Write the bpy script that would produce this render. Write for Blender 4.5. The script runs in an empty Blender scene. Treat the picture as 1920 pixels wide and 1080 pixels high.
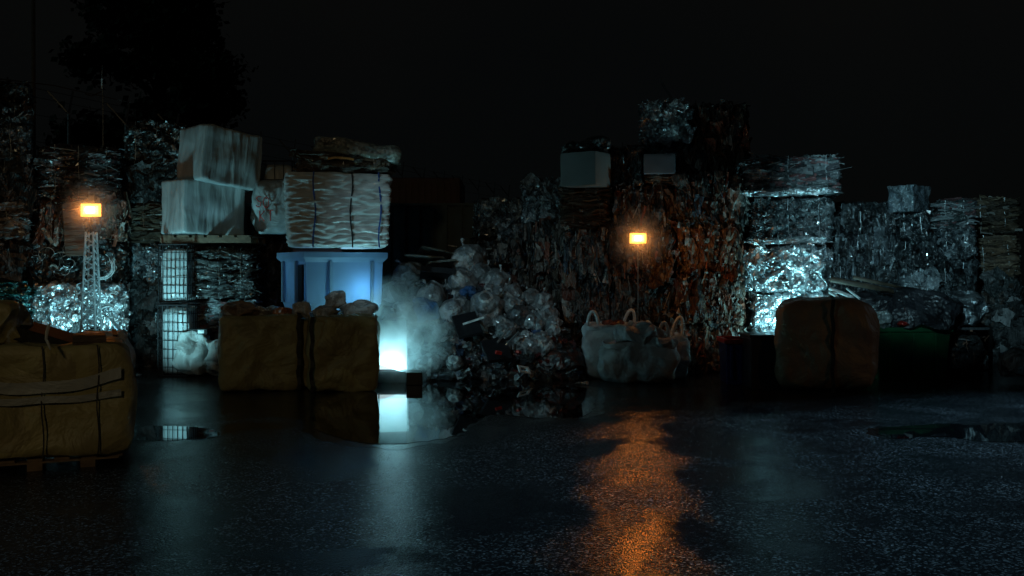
import bpy, math, random
import numpy as np
from mathutils import Vector, Matrix, noise, Euler

SC = bpy.context.scene
COL = SC.collection
F, YH, CH = 1800.0, 510.0, 1.7       # focal length in photo pixels, horizon row, eye height
def at(px, py, Y): return Vector(((px-960)*Y/F, Y, CH-(py-YH)*Y/F))
def base_row(Y): return YH+F*CH/Y
R = math.radians

# ------------------------------------------------------------------ materials
def newmat(name):
    m = bpy.data.materials.new(name); m.use_nodes = True
    nt = m.node_tree; return m, nt, nt.nodes, nt.links, nt.nodes['Principled BSDF']
def nd(ns, t, **kw):
    n = ns.new(t)
    for k, v in kw.items():
        if k.startswith('_'): setattr(n, k[1:], v)
        else: n.inputs[k.replace('_', ' ')].default_value = v
    return n
def crumple_mat(name, rough=.35, metal=0., bump=.6, scale=14., stretch=(1, 1, 1), spec=.5, coat=0., dist=.02, var=(.45, 1.35), translucent=0., tint=None, fine=3.0, vw=.35):
    """colour comes from the faces; folds and creases from layered noise"""
    m, nt, ns, ln, b = newmat(name)
    tc = nd(ns, 'ShaderNodeTexCoord'); mp = nd(ns, 'ShaderNodeMapping'); mp.inputs['Scale'].default_value = stretch
    ln.new(tc.outputs['Object'], mp.inputs['Vector'])
    oi = nd(ns, 'ShaderNodeObjectInfo'); add = nd(ns, 'ShaderNodeVectorMath', _operation='ADD')
    mu = nd(ns, 'ShaderNodeMath', _operation='MULTIPLY'); mu.inputs[1].default_value = 37.; ln.new(oi.outputs['Random'], mu.inputs[0])
    ln.new(mp.outputs[0], add.inputs[0]); ln.new(mu.outputs[0], add.inputs[1])
    n1 = nd(ns, 'ShaderNodeTexNoise', Scale=scale, Detail=4., Roughness=.6, Distortion=.8)
    v1 = nd(ns, 'ShaderNodeTexVoronoi', Scale=scale*fine, _feature='F1'); v2 = nd(ns, 'ShaderNodeTexVoronoi', Scale=scale*.8, _feature='F1')
    for n in (n1, v1, v2): ln.new(add.outputs[0], n.inputs['Vector'])
    h = nd(ns, 'ShaderNodeMath', _operation='MULTIPLY_ADD'); h.inputs[1].default_value = vw
    ln.new(v1.outputs['Distance'], h.inputs[0]); ln.new(n1.outputs[0], h.inputs[2])
    h2 = nd(ns, 'ShaderNodeMath', _operation='MULTIPLY_ADD'); h2.inputs[1].default_value = .8
    ln.new(v2.outputs['Distance'], h2.inputs[0]); ln.new(h.outputs[0], h2.inputs[2])
    bp = nd(ns, 'ShaderNodeBump', Strength=bump, Distance=dist); ln.new(h2.outputs[0], bp.inputs['Height']); ln.new(bp.outputs[0], b.inputs['Normal'])
    at_ = nd(ns, 'ShaderNodeVertexColor', _layer_name='Col')
    n2 = nd(ns, 'ShaderNodeTexNoise', Scale=scale*.5, Detail=3.); ln.new(add.outputs[0], n2.inputs['Vector'])
    mr = nd(ns, 'ShaderNodeMapRange'); mr.inputs[1].default_value = .3; mr.inputs[2].default_value = .7; mr.inputs[3].default_value = var[0]; mr.inputs[4].default_value = var[1]
    ln.new(n2.outputs[0], mr.inputs[0])
    mx = nd(ns, 'ShaderNodeVectorMath', _operation='MULTIPLY'); ln.new(at_.outputs[0], mx.inputs[0]); ln.new(mr.outputs[0], mx.inputs[1])
    ln.new(mx.outputs[0], b.inputs['Base Color'])
    rr = nd(ns, 'ShaderNodeMapRange'); rr.inputs[3].default_value = max(.05, rough-.15); rr.inputs[4].default_value = rough+.2; ln.new(n1.outputs[0], rr.inputs[0]); ln.new(rr.outputs[0], b.inputs['Roughness'])
    b.inputs['Metallic'].default_value = metal; b.inputs['Specular IOR Level'].default_value = spec
    b.inputs['Coat Weight'].default_value = coat; b.inputs['Coat Roughness'].default_value = .12
    if translucent:
        tr = nd(ns, 'ShaderNodeBsdfTranslucent'); ln.new(mx.outputs[0], tr.inputs[0]); ms = nd(ns, 'ShaderNodeMixShader', Fac=translucent)
        ln.new(b.outputs[0], ms.inputs[1]); ln.new(tr.outputs[0], ms.inputs[2]); ln.new(ms.outputs[0], ns['Material Output'].inputs[0])
    return m
def plain(name, col, rough=.6, metal=0., bump=.15, scale=20., spec=.5, emit=None, es=0., var=.35, coat=0.):
    m, nt, ns, ln, b = newmat(name)
    tc = nd(ns, 'ShaderNodeTexCoord'); n1 = nd(ns, 'ShaderNodeTexNoise', Scale=scale, Detail=5.); ln.new(tc.outputs['Object'], n1.inputs['Vector'])
    mr = nd(ns, 'ShaderNodeMapRange'); mr.inputs[1].default_value = .3; mr.inputs[2].default_value = .7; mr.inputs[3].default_value = 1-var; mr.inputs[4].default_value = 1+var; ln.new(n1.outputs[0], mr.inputs[0])
    mx = nd(ns, 'ShaderNodeVectorMath', _operation='MULTIPLY'); mx.inputs[0].default_value = col; ln.new(mr.outputs[0], mx.inputs[1]); ln.new(mx.outputs[0], b.inputs['Base Color'])
    bp = nd(ns, 'ShaderNodeBump', Strength=bump, Distance=.01); ln.new(n1.outputs[0], bp.inputs['Height']); ln.new(bp.outputs[0], b.inputs['Normal'])
    b.inputs['Roughness'].default_value = rough; b.inputs['Metallic'].default_value = metal; b.inputs['Specular IOR Level'].default_value = spec; b.inputs['Coat Weight'].default_value = coat
    if emit: b.inputs['Emission Color'].default_value = (*emit, 1); b.inputs['Emission Strength'].default_value = es
    return m

M = {}
M['foil'] = crumple_mat('crushed_foil', .3, .85, .9, 7, dist=.05, fine=2.5, vw=.2)
M['clear'] = crumple_mat('crushed_clear_plastic', .2, .35, 1., 10, spec=.9, coat=.7, dist=.04)
M['mixed'] = crumple_mat('mixed_rubbish', .42, .1, 1., 9, stretch=(1.6, 1.6, .45), dist=.035, spec=.5)
M['card'] = crumple_mat('wet_cardboard', .6, 0., .8, 8, stretch=(.5, .5, 3), dist=.03)
M['film'] = crumple_mat('stretch_film', .2, .0, .8, 7, stretch=(.6, .6, 2.5), coat=.6, dist=.03)
M['sack'] = crumple_mat('woven_sack', .5, 0., .75, 2.2, dist=.1, var=(.8, 1.15), fine=30, vw=.012)
M['boxskin'] = crumple_mat('damp_box_skin', .45, 0., .15, 3, dist=.02, var=(.8, 1.15), fine=6)
M['linen'] = crumple_mat('white_sheeting', .45, 0., .5, 5, stretch=(.5, .5, 3), dist=.03, var=(.8, 1.15), coat=.15)
M['clean'] = crumple_mat('white_vertical_sheeting', .38, 0., .5, 2.6, stretch=(1.8, 1.8, .22), dist=.05, vw=.1, var=(.7, 1.2), coat=.15)
M['tarp'] = crumple_mat('dark_tarpaulin', .3, 0., .9, 5, dist=.04, coat=.2)
M['bagplastic'] = crumple_mat('clear_sack_of_bottles', .3, .0, .7, 2.6, spec=.8, coat=1., dist=.1, var=(.45, 1.4), fine=2.6, vw=.18)
M['crate'] = crumple_mat('blue_translucent_plastic', .4, 0., .1, 3, dist=.01, var=(.85, 1.1), translucent=.55)
M['strapw'] = plain('steel_strap', (.25, .27, .28), .35, .8)
M['strapb'] = plain('blue_strap', (.02, .08, .3), .5)
M['strapk'] = plain('black_strap', (.012, .012, .014), .6)
M['wood'] = plain('weathered_wood', (.16, .11, .07), .75, scale=12, bump=.5)
M['oldwood'] = plain('blackened_wood', (.06, .04, .025), .6, scale=9, bump=.5, var=.6)
M['dark'] = plain('dark_plastic', (.012, .013, .016), .45, coat=.2)
M['steel'] = plain('galvanised_steel', (.4, .42, .43), .35, .85)
M['zinc'] = plain('bright_zinc', (.62, .66, .68), .4, .3)
M['black'] = plain('black_metal', (.02, .02, .02), .75, .0, spec=.2)
M['concrete'] = plain('damp_concrete', (.12, .12, .115), .7, scale=6, bump=.4)
M['white'] = plain('white_plastic', (.62, .64, .64), .4)
M['sheet'] = plain('rusted_sheet_steel', (.035, .06, .062), .5, .3, scale=3, bump=.3)
M['redsteel'] = plain('red_painted_steel', (.07, .014, .012), .5, scale=3)
M['red'] = plain('red_plastic', (.5, .03, .02), .4)
M['green'] = plain('green_plastic', (.012, .1, .035), .45, scale=2, var=.6)
M['navy'] = plain('navy_plastic', (.015, .03, .14), .4)
M['redpaint'] = plain('red_spray_paint', (.5, .06, .05), .6)
M['bark'] = plain('bark', (.04, .03, .025), .9, scale=8, bump=1.)
M['leaf'] = plain('leaves', (.035, .05, .025), .7)
M['orange_lens'] = plain('orange_lens', (1, .5, .1), .4, emit=(1, .4, .06), es=2.4)
M['orange_core'] = plain('orange_lamp_core', (1, .6, .2), .4, emit=(1, .52, .13), es=4.5)
M['cool_lens'] = plain('cool_lens', (.8, .9, 1), .4, emit=(.5, .85, 1), es=2.)
M['white_tube'] = plain('white_tube', (.75, .8, .8), .3)

# ------------------------------------------------------------------ mesh helpers
class MB:
    def __init__(s): s.v = []; s.f = []; s.c = []; s.m = []
    def add(s, vs, fs, col=(.5, .5, .5), mi=0):
        o = len(s.v); s.v.extend([tuple(p) for p in vs])
        for k, q in enumerate(fs):
            s.f.append([i+o for i in q]); s.c.append(col[k] if isinstance(col, list) else col); s.m.append(mi)
    def box(s, x0, x1, y0, y1, z0, z1, col=(.5, .5, .5), mi=0, T=None):
        vs = [Vector((x, y, z)) for z in (z0, z1) for y in (y0, y1) for x in (x0, x1)]
        if T is not None: vs = [T @ v for v in vs]
        s.add(vs, [(0, 2, 3, 1), (4, 5, 7, 6), (0, 1, 5, 4), (2, 6, 7, 3), (0, 4, 6, 2), (1, 3, 7, 5)], col, mi)
    def tube(s, pts, r, n=6, col=(.5, .5, .5), mi=0, cap=True):
        pts = [Vector(p) for p in pts]; rs = r if isinstance(r, (list, tuple)) else [r]*len(pts); vs = []; prev = None
        for i, p in enumerate(pts):
            d = (pts[min(i+1, len(pts)-1)]-pts[max(i-1, 0)]); d = d.normalized() if d.length > 1e-9 else Vector((0, 0, 1))
            a = d.orthogonal().normalized() if prev is None else (prev-d*prev.dot(d)).normalized()
            prev = a; b = d.cross(a)
            for k in range(n): t = 2*math.pi*k/n; vs.append(p+(a*math.cos(t)+b*math.sin(t))*rs[i])
        fs = [(i*n+k, i*n+(k+1) % n, (i+1)*n+(k+1) % n, (i+1)*n+k) for i in range(len(pts)-1) for k in range(n)]
        if cap: fs += [tuple(range(n))[::-1], tuple(range((len(pts)-1)*n, len(pts)*n))]
        s.add(vs, fs, col, mi)
    def ribbon(s, pts, side, w, col=(.5, .5, .5), mi=0):
        vs = []
        for p in pts: vs += [Vector(p)-Vector(side)*w/2, Vector(p)+Vector(side)*w/2]
        s.add(vs, [(2*i, 2*i+1, 2*i+3, 2*i+2) for i in range(len(pts)-1)], col, mi)
    def build(s, name, mats, parent=None, loc=(0, 0, 0), rot=(0, 0, 0), smooth=False, bevel=0):
        me = bpy.data.meshes.new(name); me.from_pydata(s.v, [], s.f); me.update()
        ca = me.color_attributes.new('Col', 'FLOAT_COLOR', 'CORNER')
        buf = np.ones((len(me.loops), 4), dtype=np.float32)
        lens = np.array([len(f) for f in s.f]); buf[:, :3] = np.repeat(np.array(s.c, dtype=np.float32).reshape(-1, 3), lens, axis=0)
        ca.data.foreach_set('color', buf.ravel())
        for m in (mats if isinstance(mats, list) else [mats]): me.materials.append(M[m] if isinstance(m, str) else m)
        me.polygons.foreach_set('material_index', s.m)
        if smooth: me.polygons.foreach_set('use_smooth', [True]*len(me.polygons))
        o = bpy.data.objects.new(name, me); COL.objects.link(o); o.location = loc; o.rotation_euler = rot
        if parent is not None: o.parent = parent
        if bevel:
            bv = o.modifiers.new('bevel', 'BEVEL'); bv.width = bevel; bv.segments = 2; bv.limit_method = 'ANGLE'
        return o
def tag(o, label=None, cat=None, group=None, kind=None):
    if label: o['label'] = label
    if cat: o['category'] = cat
    if group: o['group'] = group
    if kind: o['kind'] = kind
    return o
def empty(name, loc, rz=0, label=None, cat=None, group=None):
    o = bpy.data.objects.new(name, None); COL.objects.link(o); o.location = loc; o.rotation_euler = (0, 0, rz); o.empty_display_size = .2
    return tag(o, label, cat, group)

def vn(p, f, s): return noise.noise_vector(Vector((p[0]*f+s, p[1]*f+s*.7, p[2]*f-s)))
def fn(p, f, s, sx=1, sz=1): return noise.noise(Vector((p[0]*f*sx+s, p[1]*f*sx-s, p[2]*f*sz+s*1.3)))

def crumpled(mb, w, d, h, n=14, k=9., amp=.04, layer=None, lamp=.03, lfreq=14, seed=0, pal=((.4, .4, .4),), patch=5, taper=0, sag=0, mi=0, off=(0, 0, 0), fine=.3, jit=.5, fold=0.):
    """box of compressed stuff: rounded, dented, folded along its layers"""
    rnd = random.Random(seed); s = seed*3.17 % 91
    L = max(w, d, h); dims = (w, d, h)
    N = [max(4, int(n*x/L)) for x in dims]
    def warp(u):
        c = Vector(u); m = (abs(c.x)**k+abs(c.y)**k+abs(c.z)**k)**(1/k)
        mm = max(abs(c.x), abs(c.y), abs(c.z)); q = c*(mm/m) if m > 0 else c
        p = Vector((q.x*w/2, q.y*d/2, q.z*h/2+h/2))
        t = p.z/h
        sc = 1+taper*(t-.5)+sag*math.sin(math.pi*min(1, max(0, t)))
        p.x *= sc; p.y *= sc
        dv = vn(p, 1.6/L*2, s)*amp+vn(p, 9, s+5)*amp*fine
        if layer == 'h':
            g = fn(p, lfreq, s, .22, 1.)*lamp; dv += Vector((q.x, q.y, 0))*g*1.5; dv.z += fn(p, 3, s+9)*lamp*.5
        elif layer == 'v':
            g = fn(p, lfreq, s, 1., .15)*lamp; dv += Vector((q.x, q.y, .5*q.z))*g*1.5
        elif layer == 'l':
            dv += vn(p, lfreq, s+2)*lamp
        if fold:
            if layer == 'h': r_ = 1-abs(fn(p, lfreq*.8, s+31, .18, 1.))*2.4; dv += Vector((q.x, q.y, 0))*r_*fold
            elif layer == 'v': r_ = 1-abs(fn(p, lfreq*.8, s+31, 1., .12))*2.4; dv += Vector((q.x, q.y, .2*q.z))*r_*fold
            else: r_ = 1-abs(fn(p, lfreq*.8, s+31))*2.6; dv += Vector((q.x, q.y, .6*q.z))*r_*fold
        p += dv
        if q.z < -.9: p.z = max(p.z, 0.0)
        return p+Vector(off)
    def face(a, b, c, sg):
        na, nb = N[a], N[b]; vs = []; fs = []; cols = []
        for j in range(nb+1):
            for i in range(na+1):
                u = [0, 0, 0]; u[a] = -1+2*i/na; u[b] = -1+2*j/nb; u[c] = sg; vs.append(warp(u))
        flip = (sg > 0) ^ (c == 1)
        for j in range(nb):
            for i in range(na):
                q = [j*(na+1)+i, j*(na+1)+i+1, (j+1)*(na+1)+i+1, (j+1)*(na+1)+i]
                if not flip: q = q[::-1]
                fs.append(q); p = vs[q[0]]
                if layer == 'h': t = noise.noise(Vector((p.x*1.1+s, p.y*1.1, p.z*patch*3+s)))
                elif layer == 'v': t = noise.noise(Vector((p.x*patch*2+s, p.y*patch*2, p.z*1.3+s)))
                else: t = noise.noise(Vector((p.x*patch+s, p.y*patch, p.z*patch+s)))
                idx = int((t*1.4+.5)*len(pal)*1.0+rnd.random()*.6*(jit > .1)) % len(pal); cc = pal[idx]; g = 1+jit*(rnd.random()-.5)
                cols.append((cc[0]*g, cc[1]*g, cc[2]*g))
        mb.add(vs, fs, cols, mi)
    face(0, 1, 2, 1); face(0, 1, 2, -1); face(0, 2, 1, -1); face(0, 2, 1, 1); face(1, 2, 0, -1); face(1, 2, 0, 1)

def flakes(mb, w, d, h, cnt, seed, pal, axis='r', L=(.06, .22), W=(.02, .06), out=.03, mi=0, faces=(1, 0, .4, .4, .7)):
    """crumpled strips sticking out of the faces: front, back, left, right, top"""
    rnd = random.Random(seed+77)
    wt = [faces[0]*w*h, faces[1]*w*h, faces[2]*d*h, faces[3]*d*h, faces[4]*w*d]
    for _ in range(cnt):
        f = rnd.choices(range(5), wt)[0]; a, b = rnd.uniform(-.5, .5), rnd.uniform(0.02, .98)
        if f == 0: p, n, u = Vector((a*w, -d/2, b*h)), Vector((0, -1, 0)), Vector((1, 0, 0))
        elif f == 1: p, n, u = Vector((a*w, d/2, b*h)), Vector((0, 1, 0)), Vector((1, 0, 0))
        elif f == 2: p, n, u = Vector((-w/2, a*d, b*h)), Vector((-1, 0, 0)), Vector((0, 1, 0))
        elif f == 3: p, n, u = Vector((w/2, a*d, b*h)), Vector((1, 0, 0)), Vector((0, 1, 0))
        else: p, n, u = Vector((a*w, (b-.5)*d, h)), Vector((0, 0, 1)), Vector((1, 0, 0))
        v = n.cross(u)
        ang = {'r': rnd.uniform(0, 3.14), 'v': 1.57+rnd.gauss(0, .3), 'h': rnd.gauss(0, .25)}[axis]
        if f == 4: ang = rnd.uniform(0, 3.14)
        t = u*math.cos(ang)+v*math.sin(ang); sd = n.cross(t)
        q_ = rnd.random()**2; ln, wd = L[0]*.5+(L[1]-L[0]*.5)*q_, (W[0]*.6+(W[1]-W[0]*.6)*rnd.random()**2); o = rnd.uniform(-.2, 1)*out; k = 4; pts = []
        tw = rnd.uniform(-1, 1)*.9
        c = pal[rnd.randrange(len(pal))]; g = rnd.uniform(.7, 1.3); vs = []
        for i in range(k):
            q = p+t*ln*(i/(k-1)-.5)+n*(o+out*rnd.uniform(-.5, .9))+sd*rnd.uniform(-.2, .2)*wd
            s2 = (sd+n*(tw+rnd.uniform(-.5, .5))).normalized(); vs += [q-s2*wd/2, q+s2*wd/2]
        mb.add(vs, [(2*i, 2*i+1, 2*i+3, 2*i+2) for i in range(k-1)], (c[0]*g, c[1]*g, c[2]*g), mi)

def patches(mb, w, d, h, cnt, seed, pal, axis='r', size=(.08, .3), mi=0, faces=(1, 0, .5, .5, .6), amp=.035):
    """crumpled pieces of sheet pressed against the faces of a bale, large ones few and small ones many"""
    rnd = random.Random(seed+991)
    wt = [faces[0]*w*h, faces[1]*w*h, faces[2]*d*h, faces[3]*d*h, faces[4]*w*d]
    for _ in range(cnt):
        f = rnd.choices(range(5), wt)[0]; a, b = rnd.uniform(-.48, .48), rnd.uniform(.04, .97)
        if f == 0: p, n, u = Vector((a*w, -d/2, b*h)), Vector((0, -1, 0)), Vector((1, 0, 0))
        elif f == 1: p, n, u = Vector((a*w, d/2, b*h)), Vector((0, 1, 0)), Vector((1, 0, 0))
        elif f == 2: p, n, u = Vector((-w/2, a*d, b*h)), Vector((-1, 0, 0)), Vector((0, 1, 0))
        elif f == 3: p, n, u = Vector((w/2, a*d, b*h)), Vector((1, 0, 0)), Vector((0, 1, 0))
        else: p, n, u = Vector((a*w, (b-.5)*d, h)), Vector((0, 0, 1)), Vector((1, 0, 0))
        v = n.cross(u); ang = {'r': rnd.uniform(0, 3.14), 'v': 1.57+rnd.gauss(0, .22), 'h': rnd.gauss(0, .18)}[axis]
        t = u*math.cos(ang)+v*math.sin(ang); sd = n.cross(t); q = rnd.random()**2.2
        L = size[0]+(size[1]-size[0])*q; asp = {'r': rnd.uniform(.5, 1), 'v': rnd.uniform(.18, .5), 'h': rnd.uniform(.15, .4)}[axis]
        k, l = 5, 4; c = pal[rnd.randrange(len(pal))]; g0 = rnd.uniform(.6, 1.35); o0 = rnd.uniform(.0, .06); s = rnd.uniform(0, 90); vs = []; tl = rnd.uniform(-.35, .35); tl2 = rnd.uniform(-.3, .3)
        for j in range(l+1):
            for i in range(k+1):
                x = (i/k-.5)*L+rnd.uniform(-.12, .12)*L/k*2; y = (j/l-.5)*L*asp+rnd.uniform(-.15, .15)*L*asp/l*2
                vs.append(p+t*x+sd*y+n*(o0+x*tl+y*tl2+rnd.uniform(-1, 1)*amp*(.4+L)+noise.noise(Vector((x*9+s, y*12, s)))*amp))
        mb.add(vs, [(j*(k+1)+i, j*(k+1)+i+1, (j+1)*(k+1)+i+1, (j+1)*(k+1)+i) for j in range(l) for i in range(k)], (c[0]*g0, c[1]*g0, c[2]*g0), mi)

# ------------------------------------------------------------------ bales
G = lambda x: (x, x, x)
ST = {
 'foil': dict(name='foil_bale', m='foil', pal=[(.6, .63, .65), (.75, .78, .8), (.3, .33, .35), (.5, .55, .58)], fp=[(.8, .85, .88), (.5, .55, .6), (.9, .9, .9)], layer='l', lamp=.06, lf=7, ax='r', nf=520, L=(.05, .2), W=(.015, .06), out=.05),
 'clear': dict(name='plastic_bale', m='clear', pal=[(.28, .32, .34), (.4, .44, .46), (.12, .15, .17), (.08, .09, .1)], fp=[(.55, .6, .63), (.3, .35, .38), (.12, .14, .15)], layer='l', lamp=.05, lf=6, ax='r', nf=420, L=(.06, .22), W=(.02, .07), out=.05),
 'vert': dict(name='plastic_bale', m='clear', pal=[(.22, .25, .27), (.35, .4, .42), (.07, .08, .09), (.12, .12, .12)], fp=[(.5, .56, .6), (.2, .22, .24), (.06, .06, .07)], layer='v', lamp=.06, lf=13, ax='v', nf=460, L=(.1, .35), W=(.015, .045), out=.04),
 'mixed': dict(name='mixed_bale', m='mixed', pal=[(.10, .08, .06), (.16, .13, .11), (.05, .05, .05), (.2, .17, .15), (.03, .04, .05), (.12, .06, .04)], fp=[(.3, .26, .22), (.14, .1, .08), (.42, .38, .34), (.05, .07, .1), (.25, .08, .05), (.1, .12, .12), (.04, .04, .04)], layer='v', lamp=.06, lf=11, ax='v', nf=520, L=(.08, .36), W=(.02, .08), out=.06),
 'wrap': dict(name='film_wrapped_bale', m='film', pal=[(.2, .22, .23), (.3, .33, .34), (.1, .1, .11), (.25, .12, .12), (.08, .1, .1)], fp=[(.5, .55, .56), (.3, .32, .33)], layer='h', lamp=.05, lf=16, ax='h', nf=260, L=(.15, .5), W=(.01, .04), out=.025),
 'card': dict(name='cardboard_bale', m='card', pal=[(.16, .10, .06), (.2, .14, .09), (.09, .06, .04), (.13, .09, .06)], fp=[(.22, .16, .1), (.1, .07, .05), (.3, .28, .25)], layer='h', lamp=.05, lf=20, ax='h', nf=260, L=(.1, .4), W=(.015, .05), out=.04),
 'sheet': dict(name='paper_bale', m='film', pal=[(.25, .26, .26), (.14, .14, .14), (.08, .07, .06), (.34, .35, .34)], fp=[(.5, .52, .52), (.25, .23, .2), (.1, .09, .08)], layer='h', lamp=.06, lf=22, ax='h', nf=380, L=(.15, .45), W=(.015, .05), out=.05),
 'wire': dict(name='wire_bale', m='foil', pal=[(.1, .11, .11), (.2, .22, .22), (.05, .05, .05), (.14, .09, .07)], fp=[(.4, .43, .44), (.15, .12, .1)], layer='l', lamp=.05, lf=9, ax='r', nf=200, L=(.05, .15), W=(.01, .03), out=.04),
 'teal': dict(name='teal_plastic_bale', m='clear', pal=[(.03, .16, .16), (.06, .3, .28), (.02, .06, .07)], fp=[(.1, .45, .4), (.3, .6, .55), (.02, .1, .1)], layer='h', lamp=.05, lf=14, ax='h', nf=380, L=(.08, .28), W=(.02, .05), out=.04),
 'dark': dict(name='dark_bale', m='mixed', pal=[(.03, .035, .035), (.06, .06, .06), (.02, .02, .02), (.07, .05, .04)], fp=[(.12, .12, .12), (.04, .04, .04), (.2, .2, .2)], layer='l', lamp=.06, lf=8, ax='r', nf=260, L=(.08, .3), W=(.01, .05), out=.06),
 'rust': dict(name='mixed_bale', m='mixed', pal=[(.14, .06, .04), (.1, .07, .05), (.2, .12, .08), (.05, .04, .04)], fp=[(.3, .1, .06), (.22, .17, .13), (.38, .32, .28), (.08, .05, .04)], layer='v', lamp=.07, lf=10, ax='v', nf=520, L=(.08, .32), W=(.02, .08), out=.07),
}
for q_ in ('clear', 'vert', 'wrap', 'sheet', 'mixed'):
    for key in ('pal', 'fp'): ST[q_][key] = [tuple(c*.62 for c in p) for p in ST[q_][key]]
seedc = [100]
def bale(x0, x1, y0, y1, Y, style, label, depth=None, rz=None, group=None, coils=False, tilt=0, n=None):
    """front face spans photo columns x0..x1 and rows y0..y1 at distance Y"""
    seedc[0] += 1; sd = seedc[0]; S = dict(ST[style]); rnd = random.Random(sd); tn = rnd.choice([.45, .7, 1., 1.3, 1.6])
    S['pal'] = [tuple(min(.9, c*tn) for c in p) for p in S['pal']]; S['fp'] = [tuple(min(.95, c*(tn*.6+.5)) for c in p) for p in S['fp']]
    w = (x1-x0)*Y/F; h = (y1-y0)*Y/F; d = depth or min(1.25, max(.7, w)); z0 = at(0, y1, Y).z
    mb = MB(); big = w > .8
    crumpled(mb, w*.97, d, h*.985, n or (40 if big else 28), 10, .06, S['layer'], S['lamp'], S['lf'], sd, S['pal'], fine=.5, fold=.035)
    flakes(mb, w*.96, d*.98, h*.97, int(S['nf']*.5*(w*h/.9)**.7), sd, S['fp'], S['ax'], S['L'], S['W'], S['out'], 0)
    patches(mb, w*.95, d*.97, h*.96, int((90 if big else 70)*(w*h/.9)**.7*(1.5 if S['m'] == 'mixed' else 1))+12, sd, S['pal']*2+S['fp'], S['ax'], (.06, .6 if S['m'] == 'mixed' else .42 if S['ax'] != 'r' else .3))
    if coils:
        for _ in range(26):
            cx, cz, r = rnd.uniform(-.42, .42)*w, rnd.uniform(.15, .85)*h, rnd.uniform(.05, .17); a0 = rnd.uniform(0, 6); tl = rnd.uniform(-.5, .5)
            g = rnd.choice([.3, .55, .8, .2])
            mb.tube([(cx+r*math.cos(a0+t*.35), -d/2-.035-.05*rnd.random()*0+tl*r*.4*math.sin(t*.35), cz+r*math.sin(a0+t*.35)) for t in range(rnd.randint(7, 17))], .0055, 4, (g, g*1.03, g*1.04))
    face_ = math.atan((960-(x0+x1)/2)/F)*.85; rz = (rnd.uniform(-.08, .08) if rz is None else rz)+face_; Y += rnd.uniform(-.07, .1)
    c = at((x0+x1)/2, 0, Y); c.x += math.sin(-face_)*d/2*1.0
    o = mb.build(S['name'], S['m'], None, (c.x, Y+d/2, z0), (0, tilt, rz))
    tag(o, label, 'bale', group)
    ns = 3 if w > 1 else 2
    for i in range(ns):
        sx = (-.5+(i+.5+rnd.uniform(-.12, .12))/ns)*w; e = .012; st = MB()
        pts = [(sx, -d/2-e, .03), (sx+.01, -d/2-.03, h*.35), (sx-.01, -d/2-.025, h*.7), (sx, -d/2-e, h-.0), (sx, -d/4, h+.02), (sx, d/4, h+.02), (sx, d/2+e, h), (sx, d/2+.02, h*.5), (sx, d/2+e, .03)]
        st.tube(pts, .004, 4); st.build('strap', 'strapw', o)
    return o
def stack(cols, Y, rows, styles, labels, **kw):
    """rows: row edges from the ground up"""
    for i in range(len(rows)-1):
        jx = random.Random(int(cols[0]*7+i)).uniform(-3, 3)
        bale(cols[0]+jx, cols[1]+jx*.5, rows[i+1], rows[i], Y, styles[i], labels[i], **kw)

ORD = ['lowest', 'second', 'third', 'fourth', 'fifth', 'sixth', 'seventh']
def labs(looks, where): return [f'{lk}, {"top" if i == len(looks)-1 else ORD[i]+(" from ground" if i else "")} {where}' for i, lk in enumerate(looks)]

# left edge column
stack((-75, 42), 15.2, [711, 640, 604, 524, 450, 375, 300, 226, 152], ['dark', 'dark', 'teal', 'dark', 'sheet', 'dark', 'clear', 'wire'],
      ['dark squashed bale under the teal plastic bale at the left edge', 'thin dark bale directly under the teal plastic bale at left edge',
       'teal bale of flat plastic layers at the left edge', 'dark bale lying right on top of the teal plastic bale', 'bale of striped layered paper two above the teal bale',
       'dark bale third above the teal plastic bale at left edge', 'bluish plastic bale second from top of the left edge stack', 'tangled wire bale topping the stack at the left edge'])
# lamp column
YL = 16.0
bale(60, 232, 622, 701, YL, 'dark', 'dark ground bale behind the left tower lamp, under the bright foil bale')
bale(62, 230, 531, 622, YL, 'foil', 'brightest foil bale with round coils, directly behind the foot of the left tower lamp', coils=True)
bale(38, 232, 452, 531, YL, 'wire', 'grey wire scrap bale with loose loops, above the brightest foil bale', coils=True)
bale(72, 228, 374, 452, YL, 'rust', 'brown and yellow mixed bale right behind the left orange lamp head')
bale(72, 212, 272, 374, YL, 'wrap', 'film wrapped bale with bulging rounded corners above the left orange lamp', rz=.08)
for cx_, cz_, r_, n_, a0_, l in ((203, 592, .19, 16, .3, 'bright round wire coil hooked out of the brightest foil bale'), (190, 500, .21, 11, 4.4, 'big open wire loop sticking out of the grey wire scrap bale'), (212, 560, .13, 9, .8, 'small wire arc above the bright round coil')):
    mb = MB(); p = at(cx_, cz_, 15.75)
    for o_ in (0, .035, .02): mb.tube([((r_-o_)*math.cos(a0_+t*.25), -o_+.03*math.sin(t*.25), (r_-o_)*math.sin(a0_+t*.25)) for t in range(n_)], .0085, 5, (.8, .84, .85))
    tag(mb.build('wire_coil', 'white', None, p, smooth=True), l, 'coil')
mb = MB(); crumpled(mb, .32, .03, .88, 24, 12, .02, 'v', .01, 8, 71, [(.2, .14, .1)], jit=0); tag(mb.build('cardboard_sheet', 'card', None, at(142, 480, 15.8), (0, R(-3), .2)), 'long cardboard sheet hanging left of the left orange lamp', 'cardboard')
# dark column beside it
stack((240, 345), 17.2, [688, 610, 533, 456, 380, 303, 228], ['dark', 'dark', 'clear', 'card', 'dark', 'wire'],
      labs(['dark rubbish bale', 'black plastic bale', 'dim crushed plastic bale', 'dim brown card bale', 'dark crushed bale', 'dim wire and branch bale'], 'of the dark column left of the white sacks'))
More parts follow.
